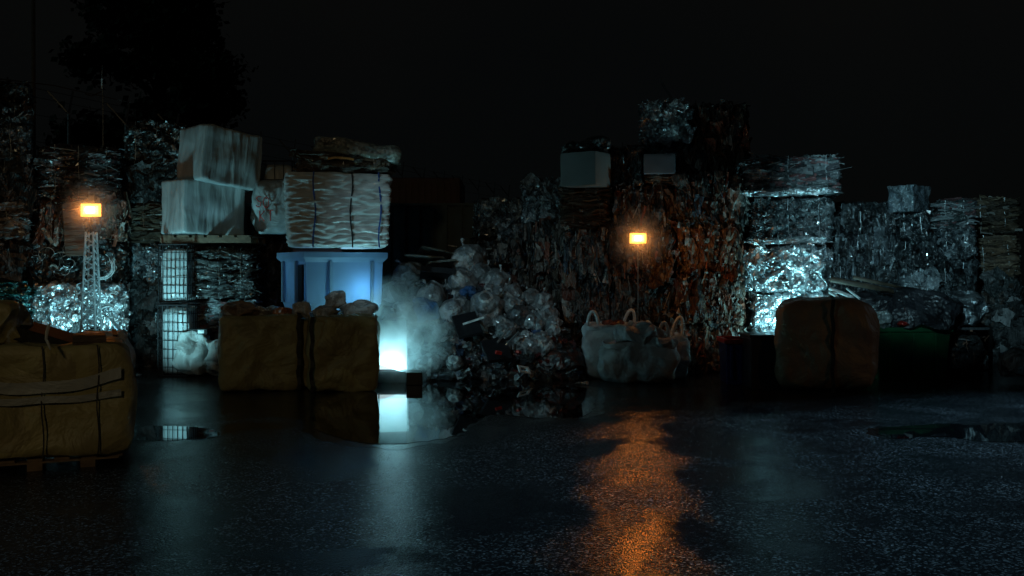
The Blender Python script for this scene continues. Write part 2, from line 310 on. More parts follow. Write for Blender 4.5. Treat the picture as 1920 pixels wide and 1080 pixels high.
# stack under the white sacks
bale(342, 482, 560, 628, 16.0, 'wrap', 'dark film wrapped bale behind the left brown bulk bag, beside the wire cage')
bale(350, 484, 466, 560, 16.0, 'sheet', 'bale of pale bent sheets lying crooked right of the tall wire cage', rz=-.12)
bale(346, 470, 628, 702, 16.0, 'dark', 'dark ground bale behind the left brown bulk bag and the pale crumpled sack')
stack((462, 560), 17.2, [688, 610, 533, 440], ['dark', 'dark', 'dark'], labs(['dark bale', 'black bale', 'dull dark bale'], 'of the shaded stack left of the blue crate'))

# centre wall
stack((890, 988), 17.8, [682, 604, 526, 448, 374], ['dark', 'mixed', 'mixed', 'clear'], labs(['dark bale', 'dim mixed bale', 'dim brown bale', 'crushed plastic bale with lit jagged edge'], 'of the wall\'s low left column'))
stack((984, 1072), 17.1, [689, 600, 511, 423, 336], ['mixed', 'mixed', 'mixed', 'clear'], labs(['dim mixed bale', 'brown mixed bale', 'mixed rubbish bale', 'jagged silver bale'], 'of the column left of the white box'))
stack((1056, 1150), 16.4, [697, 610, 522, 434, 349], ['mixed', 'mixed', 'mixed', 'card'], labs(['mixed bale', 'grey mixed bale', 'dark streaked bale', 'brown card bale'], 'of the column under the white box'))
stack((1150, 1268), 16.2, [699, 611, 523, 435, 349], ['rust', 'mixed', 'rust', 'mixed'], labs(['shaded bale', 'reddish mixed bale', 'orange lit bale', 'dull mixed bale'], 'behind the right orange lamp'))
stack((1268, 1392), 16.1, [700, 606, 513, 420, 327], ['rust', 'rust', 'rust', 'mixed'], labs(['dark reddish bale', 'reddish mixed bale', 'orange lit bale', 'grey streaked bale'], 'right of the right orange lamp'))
bale(1277, 1398, 196, 327, 16.3, 'rust', 'big brown and red bale at the very top of the wall', n=30)
bale(1204, 1290, 186, 264, 16.2, 'foil', 'crumpled silver bale with a bent strip on top, highest left bale of the wall')
bale(1216, 1284, 264, 326, 16.4, 'clear', 'dark silver crumple bale squeezed under the highest silver bale')
bale(1148, 1206, 274, 349, 16.3, 'vert', 'narrow bale of upright folded sheets right beside the white box', depth=.8)
bale(1206, 1268, 325, 349, 16.2, 'card', 'thin brown slab bale under the small pale box on the wall', depth=.9)
# bright column
YB = 15.8
bale(1418, 1560, 630, 703, YB, 'foil', 'lowest bright foil bale, half hidden behind the big brown wrapped bag')
bale(1412, 1562, 548, 630, YB, 'foil', 'bright foil bale second from ground, left of the white tubes')
bale(1398, 1556, 462, 548, YB, 'foil', 'brilliant silver bale of crushed strips, third from ground in the bright column')
BRT = bale(1400, 1556, 372, 458, YB, 'clear', 'crumpled silver bale just under the long flat bale on the right')
bale(1386, 1572, 292, 368, YB, 'wrap', 'long flat film wrapped bale with folded rim coloured as lit on the bright column', rz=.04)
for q_, zz, w_ in ((bpy.data.objects['film_wrapped_bale.002'] if 'film_wrapped_bale.002' in bpy.data.objects else None, .06, 1.5), (BRT, .05, 1.3)):
    if q_ is None: continue
    mb = MB(); crumpled(mb, w_, .12, .11, 60, 5, .03, 'h', .03, 20, 811, [(.75, .8, .82), (.6, .66, .7)], fold=.02); flakes(mb, w_, .12, .1, 60, 9, [(.85, .9, .9)], 'h', (.08, .3), (.01, .03), .03); yb = -min(v.co.y for v in q_.data.vertices)
    mb.build('lit_fold_rim', 'foil', q_, (0, -yb+.1, zz-.05))  # bright foil colour stands in for light caught on the bottom folds
# right columns
stack((1558, 1674), 16.9, [691, 625, 562, 500, 440, 382], ['vert', 'clear', 'vert', 'vert', 'vert'], labs(['upright sheet bale', 'crushed plastic bale', 'folded sheet bale', 'grey streaked bale', 'dark folded bale'], 'of the column right of the bright silver bales'))
bale(1684, 1756, 620, 694, 16.6, 'clear', 'shaded plastic bale on the ground behind the green bin')
bale(1684, 1758, 560, 620, 16.6, 'vert', 'streaked plastic bale just above the black tarpaulin heap')
bale(1682, 1756, 505, 560, 16.6, 'clear', 'crumpled plastic bale third below the pale blue cube bale')
bale(1684, 1752, 450, 505, 16.6, 'vert', 'upright sheet bale second below the pale blue cube bale')
bale(1686, 1744, 397, 450, 16.6, 'clear', 'small grey lumpy cube bale directly under the pale blue cube bale')
stack((1760, 1824), 16.6, [694, 620, 556, 486, 430, 376], ['clear', 'clear', 'vert', 'clear', 'wrap'], labs(['dim plastic bale', 'foil flecked bale', 'bale of upright ribs', 'dim crumpled bale', 'dark bale with a pale slat'], 'of the column right of the pale cube bale'))
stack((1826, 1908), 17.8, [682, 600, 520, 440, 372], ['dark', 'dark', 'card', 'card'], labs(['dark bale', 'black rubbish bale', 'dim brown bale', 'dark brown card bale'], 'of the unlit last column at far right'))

# ------------------------------------------------------------------ sacks, boxes
def sack_block(name, x0, x1, y0, y1, Y, label, pal, mat='clean', layer='v', d=.95, rz=0, roll=0, k=14, amp=.03, lamp=.02, lf=10, n=30, cat='sack', taper=0, sag=0, group=None, smooth=True, patch=3, fold=.0, wo=None):
    w = wo or (x1-x0)*Y/F; h = (y1-y0)*Y/F; seedc[0] += 1; mb = MB()
    crumpled(mb, w, d, h, n, k, amp, layer, lamp, lf, seedc[0], pal, patch=patch, taper=taper, sag=sag, fine=.1, jit=.5*(not smooth), fold=fold)
    c = at((x0+x1)/2, y1, Y); fa = math.atan((960-(x0+x1)/2)/F); c.x -= math.sin(fa)*d/2
    o = mb.build(name, mat, None, (c.x, Y+d/2, c.z), (0, roll, rz+fa), smooth=smooth)
    return tag(o, label, cat, group), w, h, d
W8 = [(.42, .47, .47), (.45, .5, .5), (.4, .45, .45)]
sack_block('plastic_bale', 1670, 1740, 347, 397, 16.5, 'pale blue smooth cube bale on the top left of the far right stacks', [(.22, .27, .31), (.3, .35, .38), (.12, .15, .17)], 'clear', 'l', .6, wo=.46, rz=.45*-1, k=24, amp=.02, lamp=.02, lf=6, fold=.015, n=30, cat='bale', smooth=False)
# pallet carrying the sacks
def pallet(x0, x1, ytop, ybot, Y, d, label):
    w = (x1-x0)*Y/F; h = (ybot-ytop)*Y/F; c = at((x0+x1)/2, ybot, Y)
    o = empty('wooden_pallet', (c.x, Y+d/2, c.z), 0, label, 'pallet')
    for i in range(6): mb = MB(); xx = -w/2+(i+.5)*w/6; mb.box(xx-w/15, xx+w/15, -d/2, d/2, h*.72, h); mb.build('deck_board', 'wood', o)
    for yy in (-d/2+.05, 0, d/2-.05): mb = MB(); mb.box(-w/2, w/2, yy-.045, yy+.045, 0, h*.71); mb.build('bearer', 'wood', o)
    return o
pallet(300, 470, 441, 455, 15.9, 1.0, 'grey wooden pallet holding up the two white sacks')
sack_block('white_sack', 302, 456, 338, 441, 15.9, 'lower white plastic covered sack with a vertical shine on its left half', W8, d=.8, wo=1.12, rz=.5, sag=.0, n=90, lamp=.012, lf=7, fold=.012, k=26, roll=R(1.5))
sack_block('white_sack', 330, 484, 240, 346, 15.9, 'upper white plastic covered sack leaning to the right', W8, d=.8, wo=1.12, rz=.55, roll=R(6), sag=.0, lamp=.016, n=90, lf=7, fold=.014, k=26)
# mesh cage with pale bags, behind
def wire_cage(x0, x1, y0, y1, Y, d, label, nx, nz, rz=0, liner=None, r=.006):
    w = (x1-x0)*Y/F; h = (y1-y0)*Y/F; c = at((x0+x1)/2, y1, Y)
    o = empty('wire_cage', (c.x, Y+d/2, c.z), rz, label, 'cage')
    for nm, a, b in (('front_mesh', (-w/2, -d/2), (w/2, -d/2)), ('rear_mesh', (-w/2, d/2), (w/2, d/2)), ('side_mesh', (-w/2, -d/2), (-w/2, d/2)), ('side_mesh', (w/2, -d/2), (w/2, d/2))):
        mb = MB(); a, b = Vector((*a, 0)), Vector((*b, 0)); k = max(3, int(nx*(b-a).length/w))
        for i in range(k+1): q = a.lerp(b, i/k); mb.tube([q, q+Vector((0, 0, h))], r if 0 < i < k else r*2.2, 5)
        for j in range(nz+1): z = h*j/nz; mb.tube([a+Vector((0, 0, z)), b+Vector((0, 0, z))], r if 0 < j < nz else r*2.2, 5)
        mb.build(nm, 'strapk', o)
    if liner:
        seedc[0] += 1; mb = MB(); crumpled(mb, w*.93, d*.9, h*liner, 22, 8, .03, 'v', .012, 8, seedc[0], [(.5, .54, .54)], fine=.15, jit=0, fold=.02); mb.build('plastic_liner', 'clean', o, (0, 0, .02), smooth=True)
    return o
wire_cage(302, 360, 458, 566, 15.7, .8, 'upper black wire mesh cage lined with bright white plastic', 7, 7, -.15, .9)
wire_cage(300, 358, 572, 705, 15.6, .8, 'lower black wire mesh cage standing on the ground under another cage', 7, 8, -.12, .93)
wire_cage(482, 548, 302, 440, 16.9, .9, 'black mesh cage behind the sack with red writing', 4, 4, 0, .95)
g, w, h, d = sack_block('white_sack', 476, 548, 336, 438, 16.2, 'white woven sack with red handwriting, left of the baled sheeting', W8, 'sack', 'l', .7, rz=0, k=4.5, amp=.06, sag=.08, n=50, lf=4, lamp=.02, fold=.02)
def stroke(mb, pts, r=.009): mb.tube(pts, r, 5)
mbr = MB(); Y0 = -d/2-.105
def letter(poly, ox, oz, s): stroke(mbr, [(ox+x*s, Y0, oz+z*s) for x, z in poly], .010)
letter([(1, 1.8), (.5, 2), (.05, 1.6), (.4, 1.1), (.9, .8), (.8, .2), (.3, 0), (0, .3)], -.28, .44, .09)
letter([(.5+.5*math.cos(t*.63), 1+math.sin(t*.63)) for t in range(11)], -.16, .43, .09)
letter([(0, 2), (0, 0), (.1, 1), (.9, 2), (.1, 1), (.9, 0)], -.22, .20, .09)
letter([(0, 2), (1, 2), (.5, 2), (.5, 0)], -.09, .21, .09)
mbr.build('red_writing', 'redpaint', g)

# pale crumpled sack by the cage, metal box
sack_block('crumpled_sack', 330, 392, 626, 704, 15.4, 'grey crumpled sack on the ground right of the lower wire cage', [(.4, .42, .4), (.5, .52, .5), (.3, .3, .28)], 'sack', 'l', .6, k=4, amp=.12, lamp=.05, lf=4)
sack_block('crumpled_sack', 392, 430, 640, 704, 15.2, 'small dim sack wedged between the grey sack and brown bag', [(.25, .28, .28), (.4, .42, .4)], 'sack', 'l', .5, k=4, amp=.1, lamp=.06, lf=5)
c = at(371, 627, 15.5); mb = MB(); mb.box(-.15, .15, -.12, .12, 0, .085); mb.box(.0, .1, -.123, -.12, .015, .07, mi=1); o = mb.build('metal_box', ['black', 'white_tube'], None, (c.x, 15.62, c.z), bevel=.006)
tag(o, 'small dark box with a bright patch lying on top of the grey crumpled sack', 'box')

# blue crate on a lower crate
def crate(loc, rz, w, d, h, label, colr=(.3, .44, .58)):
    o = empty('blue_crate' if colr[2] > .5 else 'dark_crate', loc, rz, label, 'crate'); t = .035
    mb = MB(); fl = .06
    rings = [(w/2-.05, d/2-.05, 0), (w/2-.02, d/2-.02, .1), (w/2, d/2, h-.16), (w/2+fl, d/2+fl, h-.09), (w/2+fl, d/2+fl, h), (w/2+fl-t, d/2+fl-t, h), (w/2-t, d/2-t, h-.12), (w/2-.05-t, d/2-.05-t, t)]
    vs = [];
    for a, b, z in rings: vs += [(-a, -b, z), (a, -b, z), (a, b, z), (-a, b, z)]
    fs = [(4*i+k, 4*i+(k+1) % 4, 4*i+4+(k+1) % 4, 4*i+4+k) for i in range(len(rings)-1) for k in range(4)]+[(3, 2, 1, 0), (28, 29, 30, 31)]
    mb.add(vs, fs, colr); mb.build('body', 'crate' if colr[2] > .5 else 'dark', o, bevel=.008)
    for sx, sy, L, ax in ((0, -1, w, 0), (-1, 0, d, 1), (1, 0, d, 1), (0, 1, w, 0)):
        for u in (-.2, .34):
            mb = MB(); a = u*L
            if ax == 0: mb.box(a-.025, a+.025, sy*(d/2+.03)-.028, sy*(d/2+.03)+.028, .12, h-.14, colr)
            else: mb.box(sx*(w/2+.03)-.028, sx*(w/2+.03)+.028, a-.025, a+.025, .12, h-.14, colr)
            mb.build('rib', 'crate' if colr[2] > .5 else 'dark', o, bevel=.008)
        if ax == 0: continue
        mb = MB()
        if ax == 0: mb.box(-.1, .1, sy*(d/2+.012)-.02, sy*(d/2+.012)+.02, .14, h-.3, (.02, .06, .16))
        else: mb.box(sx*(w/2+.012)-.02, sx*(w/2+.012)+.02, -d/2+.08, -d/2+.26, .14, h-.2, (.02, .05, .09))  # raised dark panel; the shade of a hollow is put into its colour
        mb.build('recess_shade', 'crate', o, bevel=.01)
    return o
YC = 14.9; cc = at(618, 590, YC+.55); ztop = at(0, 472, YC).z
cr = crate((cc.x, YC+.75, ztop-.92), R(34), 1.32, 1.05, .92, 'translucent blue plastic crate carrying the baled white sheeting')
crate((cc.x-.08, YC+.85, 0), R(34), 1.1, .9, ztop-.93, 'dark plastic crate hidden behind the brown bulk bags, under the blue crate', (.02, .02, .03))
mb = MB(); mb.box(-.45, .3, -.4, .4, 0, .05); o = mb.build('red_board', 'redsteel', None, (cc.x-.15, YC+.75, ztop+.001), (0, 0, R(10)), bevel=.005); tag(o, 'thin dull red board between the blue crate and white sheeting', 'board')
# baled white sheeting
def strapped(o, w, h, d, xs, rad=.012):
    for x, mt in xs:
        mb = MB(); pts = []
        for j in range(9): pts.append((x*w+.02*math.sin(j+x*9), -d/2-.035-.012*math.cos(j*2), h*j/8))
        mb.ribbon(pts, (1, 0, 0), rad*2); pt = [(p[0], p[1]-.004, p[2]) for p in pts[::-1]]; mb.ribbon(pt, (1, 0, 0), rad*2); mb.build('strap', mt, o)
o, w, h, d = sack_block('sheeting_bale', 537, 727, 322, 464, YC, 'tall bale of folded white sheeting strapped on top of the blue crate', [(.6, .63, .62), (.54, .57, .56), (.62, .65, .64), (.5, .52, .53)], 'linen', 'h', 1.05, rz=R(3), k=16, amp=.03, lamp=.02, lf=24, n=84, taper=.09, cat='bale', patch=2, fold=.013)
strapped(o, w, h, d, [(-.24, 'strapb'), (.12, 'strapk'), (.4, 'strapb')])
o = bale(560, 735, 286, 322, YC, 'card', 'thin dark brown layered bale under the tilted grey tarpaulin bundle', depth=1.0)
o, w, h, d = sack_block('tarpaulin_bundle', 588, 752, 262, 294, YC-.05, 'flattened grey tarpaulin bundle crowning the stack over the blue crate', [(.26, .27, .22), (.32, .33, .28), (.15, .15, .13)], 'tarp', 'h', 1.15, rz=R(-3), roll=R(7), k=8, amp=.06, lamp=.05, lf=8, n=36, cat='bundle', smooth=False)
mb = MB(); c = at(640, 300, YC-.1); mb.ribbon([(-.2, 0, .01), (-.08, -.01, .03), (.08, 0, .02), (.2, .01, 0)], (0, .3, 1), .035); o = mb.build('orange_strip', plain('orange_strip_plastic', (.6, .3, .08), .4), None, (c.x, YC-.16, c.z)); tag(o, 'short orange strip poking out beneath the tilted tarpaulin bundle', 'strip')

# white box with dark rubbish on the wall
o, w, h, d = sack_block('white_box', 1050, 1146, 284, 348, 16.0, 'plain off white box with rounded corners standing on the bale wall', [(.27, .29, .28)], 'boxskin', None, .55, wo=.68, rz=-.5, k=40, amp=.006, n=20, cat='box')
o, w, h, d = sack_block('dark_rubbish_bundle', 1052, 1146, 262, 284, 16.1, 'ragged dark bundle piled on top of the white box', [(.05, .06, .06), (.12, .13, .13)], 'clear', 'l', .7, k=4, amp=.08, lamp=.1, lf=6, cat='bundle', smooth=False)
o, w, h, d = sack_block('pale_box', 1207, 1266, 288, 325, 16.0, 'small smooth pale blue box beside the upright folded sheet bale', [(.2, .24, .28)], 'boxskin', None, .5, k=40, amp=.005, n=16, cat='box')
mb = MB(); c = at(1262, 188, 16.5); mb.ribbon([(0, 0, 0), (-.06, 0, .1), (-.13, .01, .19), (-.19, 0, .3), (-.22, .02, .4)], (.8, 0, .5), .045); mb.ribbon([(0, 0, 0), (.05, 0, -.1), (.05, .1, -.2)], (.8, 0, .5), .04); o = mb.build('metal_strip', 'steel', None, c); tag(o, 'bent metal strip sticking up from the highest silver bale', 'strip')

# ------------------------------------------------------------------ bulk bags
def bulk_bag(x0, x1, y0, Y, label, pal, d=1.05, rz=0, seed=1, mat='sack', straps=(), loops=(), lip=.05, taper=.0, sag=.05, name='bulk_bag', group=None, k=9, lamp=.02, z0=0., open_top=True, n=44, amp=.045):
    w = (x1-x0)*Y/F; h = at(0, y0, Y).z-z0; mb = MB()
    crumpled(mb, w, d, h, n, k, amp, 'l', lamp, 4.5, seed, pal, patch=2, taper=taper, sag=sag, fine=.12, jit=0, fold=.012)
    c = at((x0+x1)/2, 0, Y); fa = math.atan((960-(x0+x1)/2)/F); c.x -= math.sin(fa)*d/2; o = mb.build(name, mat, None, (c.x, Y+d/2, z0), (0, 0, rz+fa), smooth=True); tag(o, label, 'bulk bag', group)
    if open_top:   # turned rim
        rm = MB(); rnd = random.Random(seed); P = []
        for i in range(48):
            t = 2*math.pi*i/48; cx, sy = math.cos(t), math.sin(t); q = (abs(cx)**8+abs(sy)**8)**(-1/8)
            P.append((cx*q*w/2*.95*(1+taper/2), sy*q*d/2*.95*(1+taper/2), h-.03+lip*(.6+.8*noise.noise(Vector((cx*3+seed, sy*3, 0))))))
        P.append(P[0]); vs = []; 
        for p in P: vs += [(p[0]*1.0, p[1]*1.0, h-.07), (p[0]*1.03, p[1]*1.03, (p[2]+h)/2), p]
        rm.add(vs, [(3*i+a, 3*i+3+a, 3*i+4+a, 3*i+1+a) for i in range(48) for a in (0, 1)], pal[0]); rm.build('rim', mat, o, smooth=True)
    for sx, wd in straps:
        st = MB(); pts = [(sx*w+.012*math.sin(j*1.7), -d/2*(1+sag*math.sin(math.pi*j/12)+taper*(j/12-.5))-.045-.012*math.sin(j*2.1), .02+(h-.02)*j/12) for j in range(13)]+[(sx*w, -d/4, h+.05)]
        for off in (0, -.004):
            st.ribbon([(p[0], p[1]+off, p[2]) for p in (pts if off else pts[::-1])], (1, 0, 0), wd)
        st.build('strap', 'strapk', o)
    for lx, ly, lh, lean in loops:
        lp = MB(); pts = [(lx*w-.09+.09*(1-math.cos(t)) + lean*math.sin(t), ly*d, h-.06+(lh+.12)*math.sin(t)*1.0) for t in [math.pi*j/12 for j in range(13)]]
        lp.tube(pts, .028, 6, (.6, .62, .62)); lp.build('lifting_loop', mat, o, smooth=True)
    return o
OLV = [(.30, .26, .12), (.34, .30, .14), (.27, .23, .11)]
GW = [(.5, .52, .54), (.45, .48, .5), (.55, .57, .58)]
def sheet_bag_seams(o, w, h, d, xs): pass
fg = bulk_bag(-90, 232, 650, 8.1, 'huge olive bulk bag filling the lower left corner, nearest to camera', OLV, d=1.2, seed=11, rz=-.03, sag=.03, taper=-.08, lamp=.02, z0=.1, k=14, straps=(), open_top=True, lip=.0, amp=.05)
# thin seams and folded grey flaps on it
w = 318*8.1/F; h = at(0, 650, 8.1).z-.1
for sx in (-.28, .02, .32):
    mb = MB(); mb.ribbon([(sx*w+.01*math.sin(j), -.6-.052-.02*math.sin(math.pi*j/10)+.04*(j/10-.5), .03+h*.97*j/10) for j in range(11)][::-1], (1, 0, 0), .012); mb.build('seam', 'strapk', fg)
for zc, wd, sg in ((.74*h, .10, .10), (.56*h, .06, .03)):
    mb = MB(); pts = [(-.45*w+.9*w*j/16, -.668-.015*math.sin(j*.8), zc-sg*math.sin(math.pi*j/16)+.008*math.sin(j*.9)) for j in range(17)]
    mb.ribbon(pts, (0, -.12, 1), wd, (.40, .42, .40)); mb.build('folded_flap', 'sack', fg, smooth=True)
pl = empty('wooden_pallet', (at(60, 0, 8.1).x-.25, 8.7, 0), R(24), 'low wooden pallet under the huge olive bulk bag', 'pallet')
for i in range(7): mb = MB(); x = -w/2+.08+i*(w-.16)/6; mb.box(x-.06, x+.06, -.54, .54, .078, .1); mb.build('deck_board', 'wood', pl)
for y in (-.5, 0, .5):
    mb = MB(); mb.box(-w/2+.05, w/2-.05, y-.05, y+.05, .06, .077); mb.build('stringer', 'wood', pl)
    for x in (-w/2+.12, 0, w/2-.3): mb = MB(); mb.box(x-.06, x+.06, y-.048, y+.048, 0, .059); mb.build('block', 'wood', pl)
ztf = at(0, 650, 8.1).z
sack_block('tied_sack', -60, 38, 566, 655, 8.3, 'olive tied sack slumped on the left end of the huge bulk bag', OLV+[(.35, .36, .33)], 'sack', 'l', .5, k=3.5, amp=.08, lamp=.04, lf=4)
mb = MB(); mb.box(-.42, .42, -.25, .25, 0, .12); c = at(80, 640, 8.6); o = mb.build('flat_board', 'black', None, (c.x-.02, 8.7, ztf-.02), (0, R(17), .05), bevel=.01); tag(o, 'dark flat board sloping down across the top of the olive bag', 'board')
o, *_ = sack_block('brown_box', 137, 195, 628, 655, 8.35, 'small dark brown box on the right end of the olive bag', [(.12, .08, .05)], 'card', None, .3, k=16, amp=.01, n=8, cat='box')
mb = MB(); c = at(92, 622, 8.0); mb.tube([(0, 0, .06), (-.012, -.01, .0), (-.01, -.03, -.06), (.02, -.06, -.09), (.06, -.1, -.14)], [.012, .014, .012, .012, .006], 6, (.5, .5, .45)); o = mb.build('twisted_cord', 'sack', None, c); tag(o, 'short pale twisted cord hanging over the olive bag edge', 'cord')
bulk_bag(150, 236, 628, 10.8, 'grey white sack with a dark strap, behind the huge olive bag', GW, d=.8, seed=14, straps=((.2, .05),), sag=.08, name='white_sack', z0=0., lamp=.05)['category'] = 'sack'

b1 = bulk_bag(415, 562, 592, 13.6, 'square olive brown bulk bag standing left of its twin', OLV, seed=21, d=1.1, straps=((.47, .05),), sag=.02, k=14, lip=.03, amp=.03)
b2 = bulk_bag(577, 706, 594, 13.5, 'olive brown bulk bag with a diagonal crease right of its twin', OLV, seed=22, d=1.1, straps=((-.47, .05),), sag=.03, taper=.05, k=11, lip=.04, lamp=.035, rz=.06)
bulk_bag(540, 600, 600, 13.95, 'olive bulk bag squeezed in the gap behind the two brown bags', OLV, seed=23, d=.9, sag=.02, lip=.02)
# things heaped on the brown bags
def lump(px, py, rx, rz_, Y, label, pal, mat='sack', name='crumpled_plastic', cat='plastic', seed=None, d=None, k=2.6, lamp=.12, group=None, smooth=False):
    seedc[0] += 1; w, h = 2*rx*Y/F, 2*rz_*Y/F; mb = MB()
    crumpled(mb, w, d or w*.8, h, 16, k, .12*w, 'l', lamp*w, 5/w*.6, seedc[0], pal)
    c = at(px, py+rz_, Y); o = mb.build(name, mat, None, (c.x, Y, c.z), (0, 0, random.Random(seedc[0]).uniform(-1, 1)*.5), smooth=smooth); return tag(o, label, cat, group)
CG = [(.42, .4, .38), (.3, .29, .28), (.5, .5, .5)]
lump(450, 580, 34, 13, 14.0, 'flat brown crumpled wrapping on the left end of the brown bag', [(.25, .16, .1), (.3, .2, .14)], 'card')
lump(530, 586, 17, 9, 14.0, 'orange crumpled wrapping lying on the left brown bag', [(.6, .2, .05), (.4, .14, .05)], 'clear')
lump(500, 583, 26, 9, 14.15, 'grey plastic sheet scrap between the orange and brown wrappings', CG, 'clear')
lump(566, 580, 18, 16, 14.0, 'grey crumpled ball resting in the gap between the brown bags', CG)
lump(630, 562, 18, 17, 14.05, 'grey crumpled ball perched highest on the right brown bag', CG)
lump(672, 580, 34, 14, 14.1, 'wide grey crumpled sheet covering the right brown bag', CG)
lump(610, 585, 24, 10, 13.95, 'small grey crumpled scrap left of the highest crumpled ball', CG)
lump(430, 583, 14, 10, 13.9, 'pale torn plastic scrap hanging on the left bag corner', CG)

# white bulk bags with handles
bulk_bag(1097, 1200, 612, 15.2, 'pale blue grey bulk bag with one tall loop, left of the white bags', GW, seed=31, d=1., sag=.06, loops=((-.36, -.35, .17, .0), (.3, .3, .17, .05)), lip=.08, taper=.15, lamp=.04)
bulk_bag(1130, 1262, 646, 14.6, 'front white bulk bag with crumpled folded top and sagging belly', GW, seed=32, d=.85, sag=.12, loops=((.36, -.1, .26, .02),), lip=.1, taper=.1, k=6, lamp=.06)
bulk_bag(1200, 1288, 638, 15.3, 'rear white bulk bag with a loop leaning right', GW, seed=33, d=.9, sag=.06, loops=((.25, -.2, .3, .08), (-.35, .2, .2, 0)), lip=.12, taper=.1, lamp=.05)
lump(1196, 628, 42, 18, 14.9, 'white crumpled sheeting heaped in the middle of the white bags', GW, 'sack', lamp=.16, smooth=True)
lump(1232, 645, 34, 12, 14.75, 'white folded sheet draped over the front white bag', GW, 'sack', lamp=.14, smooth=True)
lump(1150, 610, 22, 8, 15.4, 'dull red scrap in the left pale bag', [(.3, .1, .08)], 'clear')

# right foreground group
bb = bulk_bag(1456, 1637, 562, 13.4, 'big brown film wrapped bag with one black strap on the right', [(.26, .17, .10), (.24, .16, .10)], seed=41, d=1.25, sag=.03, k=5.5, mat='sack', open_top=False, straps=((.06, .05),), lamp=.012, rz=.05, amp=.05)
def bin_(x0, x1, y0, Y, d, mat, rim, label, rz=0, name='plastic_bin'):
    w = (x1-x0)*Y/F; h = at(0, y0, Y).z; c = at((x0+x1)/2, 0, Y); o = empty(name, (c.x, Y+d/2, 0), rz, label, 'bin')
    mb = MB(); t = .03; rings = [(w/2*.9, d/2*.9, 0), (w/2, d/2, h-.07), (w/2-t, d/2-t, h-.07), (w/2*.9-t, d/2*.9-t, t)]; vs = []
    for a, b, z in rings: vs += [(-a, -b, z), (a, -b, z), (a, b, z), (-a, b, z)]
    mb.add(vs, [(4*i+k, 4*i+(k+1) % 4, 4*i+4+(k+1) % 4, 4*i+4+k) for i in range(3) for k in range(4)]+[(3, 2, 1, 0), (12, 13, 14, 15)]); mb.build('body', mat, o, bevel=.012)
    mb = MB()
    for q in ((-w/2-.03, w/2+.03, -d/2-.03, -d/2+.03), (-w/2-.03, w/2+.03, d/2-.03, d/2+.03), (-w/2-.03, -w/2+.03, -d/2+.031, d/2-.031), (w/2-.03, w/2+.03, -d/2+.031, d/2-.031)): mb.box(*q, h-.069, h)
    mb.build('rim', rim, o, bevel=.008)
    for u in (-.3, 0, .3): mb = MB(); mb.box(u*w-.02, u*w+.02, -d/2-.022, -d/2+.03, .1, h-.1); mb.build('rib', mat, o, bevel=.006)
    return o
bin_(1364, 1420, 636, 14.4, .7, 'navy', 'red', 'dark blue bin with a red rim left of the black box', rz=-.06)
mb = MB(); w = 66*13.9/F; h = at(0, 628, 13.9).z; mb.box(-w/2, w/2, -.35, .35, 0, h-.04); o = mb.build('black_box', 'dark', None, (at(1441, 0, 13.9).x, 14.25, 0), bevel=.015)
m2 = MB(); m2.box(-w/2-.02, w/2+.02, -.37, .37, h-.039, h); m2.build('lid', 'dark', o, bevel=.01); tag(o, 'plain black lidded box between the blue bin and the brown bag', 'box')
bin_(1640, 1782, 614, 15.0, 1.0, 'green', 'green', 'wide dark green bin buried under the black tarpaulin', rz=.03, name='green_bin')
lump(1700, 585, 92, 34, 15.6, 'glossy black tarpaulin heap bulging out of the green bin', [(.015, .015, .018), (.03, .03, .035)], 'tarp', 'tarpaulin_heap', 'tarpaulin', d=1.2, k=4, lamp=.07)
lump(1655, 600, 18, 16, 15.0, 'clear plastic scrap hanging over the left corner of the green bin', [(.4, .45, .45)], 'clear')
lump(1693, 607, 10, 5, 14.95, 'red scrap lying on the green bin edge', [(.6, .03, .02)], 'clear')
for a, b, r, l in (((1556, 548), (1578, 562), .022, 'short white tube poking out left behind the brown bag'), ((1556, 541), (1600, 558), .03, 'thick white tube leaning between its two neighbours'), ((1588, 541), (1612, 560), .018, 'thin white tube furthest right behind the brown bag')):
    A, B = at(a[0], a[1], 15.1), at(b[0], b[1], 14.7); mb = MB(); d_ = B-A; mb.tube([(0, 0, 0), d_], r, 8); mb.tube([d_, d_*1.04], r*.8, 8, mi=1); o = mb.build('white_tube', ['white_tube', 'strapw'], None, A, smooth=True); tag(o, l, 'tube')
for a, b, r, l in (((1558, 524), (1724, 557), .045, 'long brown pole lying over the tarpaulin heap'), ((1600, 520), (1735, 551), .03, 'dark pole lying parallel behind the long brown pole')):
    A, B = at(a[0], a[1], 15.3), at(b[0], b[1], 15.5); mb = MB(); mb.tube([(0, 0, 0), (B-A)*.5+Vector((0, 0, .01)), B-A], [r, r*.9, r*.8], 8); o = mb.build('wooden_pole', 'oldwood', None, A, smooth=True); tag(o, l, 'pole')
lump(1805, 582, 36, 30, 16.0, 'silver crumpled plastic lump leaning on the last plastic bales', [(.5, .55, .58), (.2, .22, .24)], 'foil', d=.7, k=3, lamp=.18)
cf = empty('metal_stillage', (at(1822, 0, 15.6).x, 16.1, 0), 0, 'low dark open frame cage right of the green bin', 'cage')
w = 76*15.6/F; h = at(0, 612, 15.6).z
for x in (-w/2, w/2):
    for y in (-.45, .45): mb = MB(); mb.box(x-.025, x+.025, y-.025, y+.025, 0, h); mb.build('post', 'black', cf)
for z in (h-.04, .1):
    for y in (-.45, .45): mb = MB(); mb.box(-w/2+.026, w/2-.026, y-.02, y+.02, z-.02, z+.02); mb.build('rail', 'steel' if z > .5 else 'black', cf)
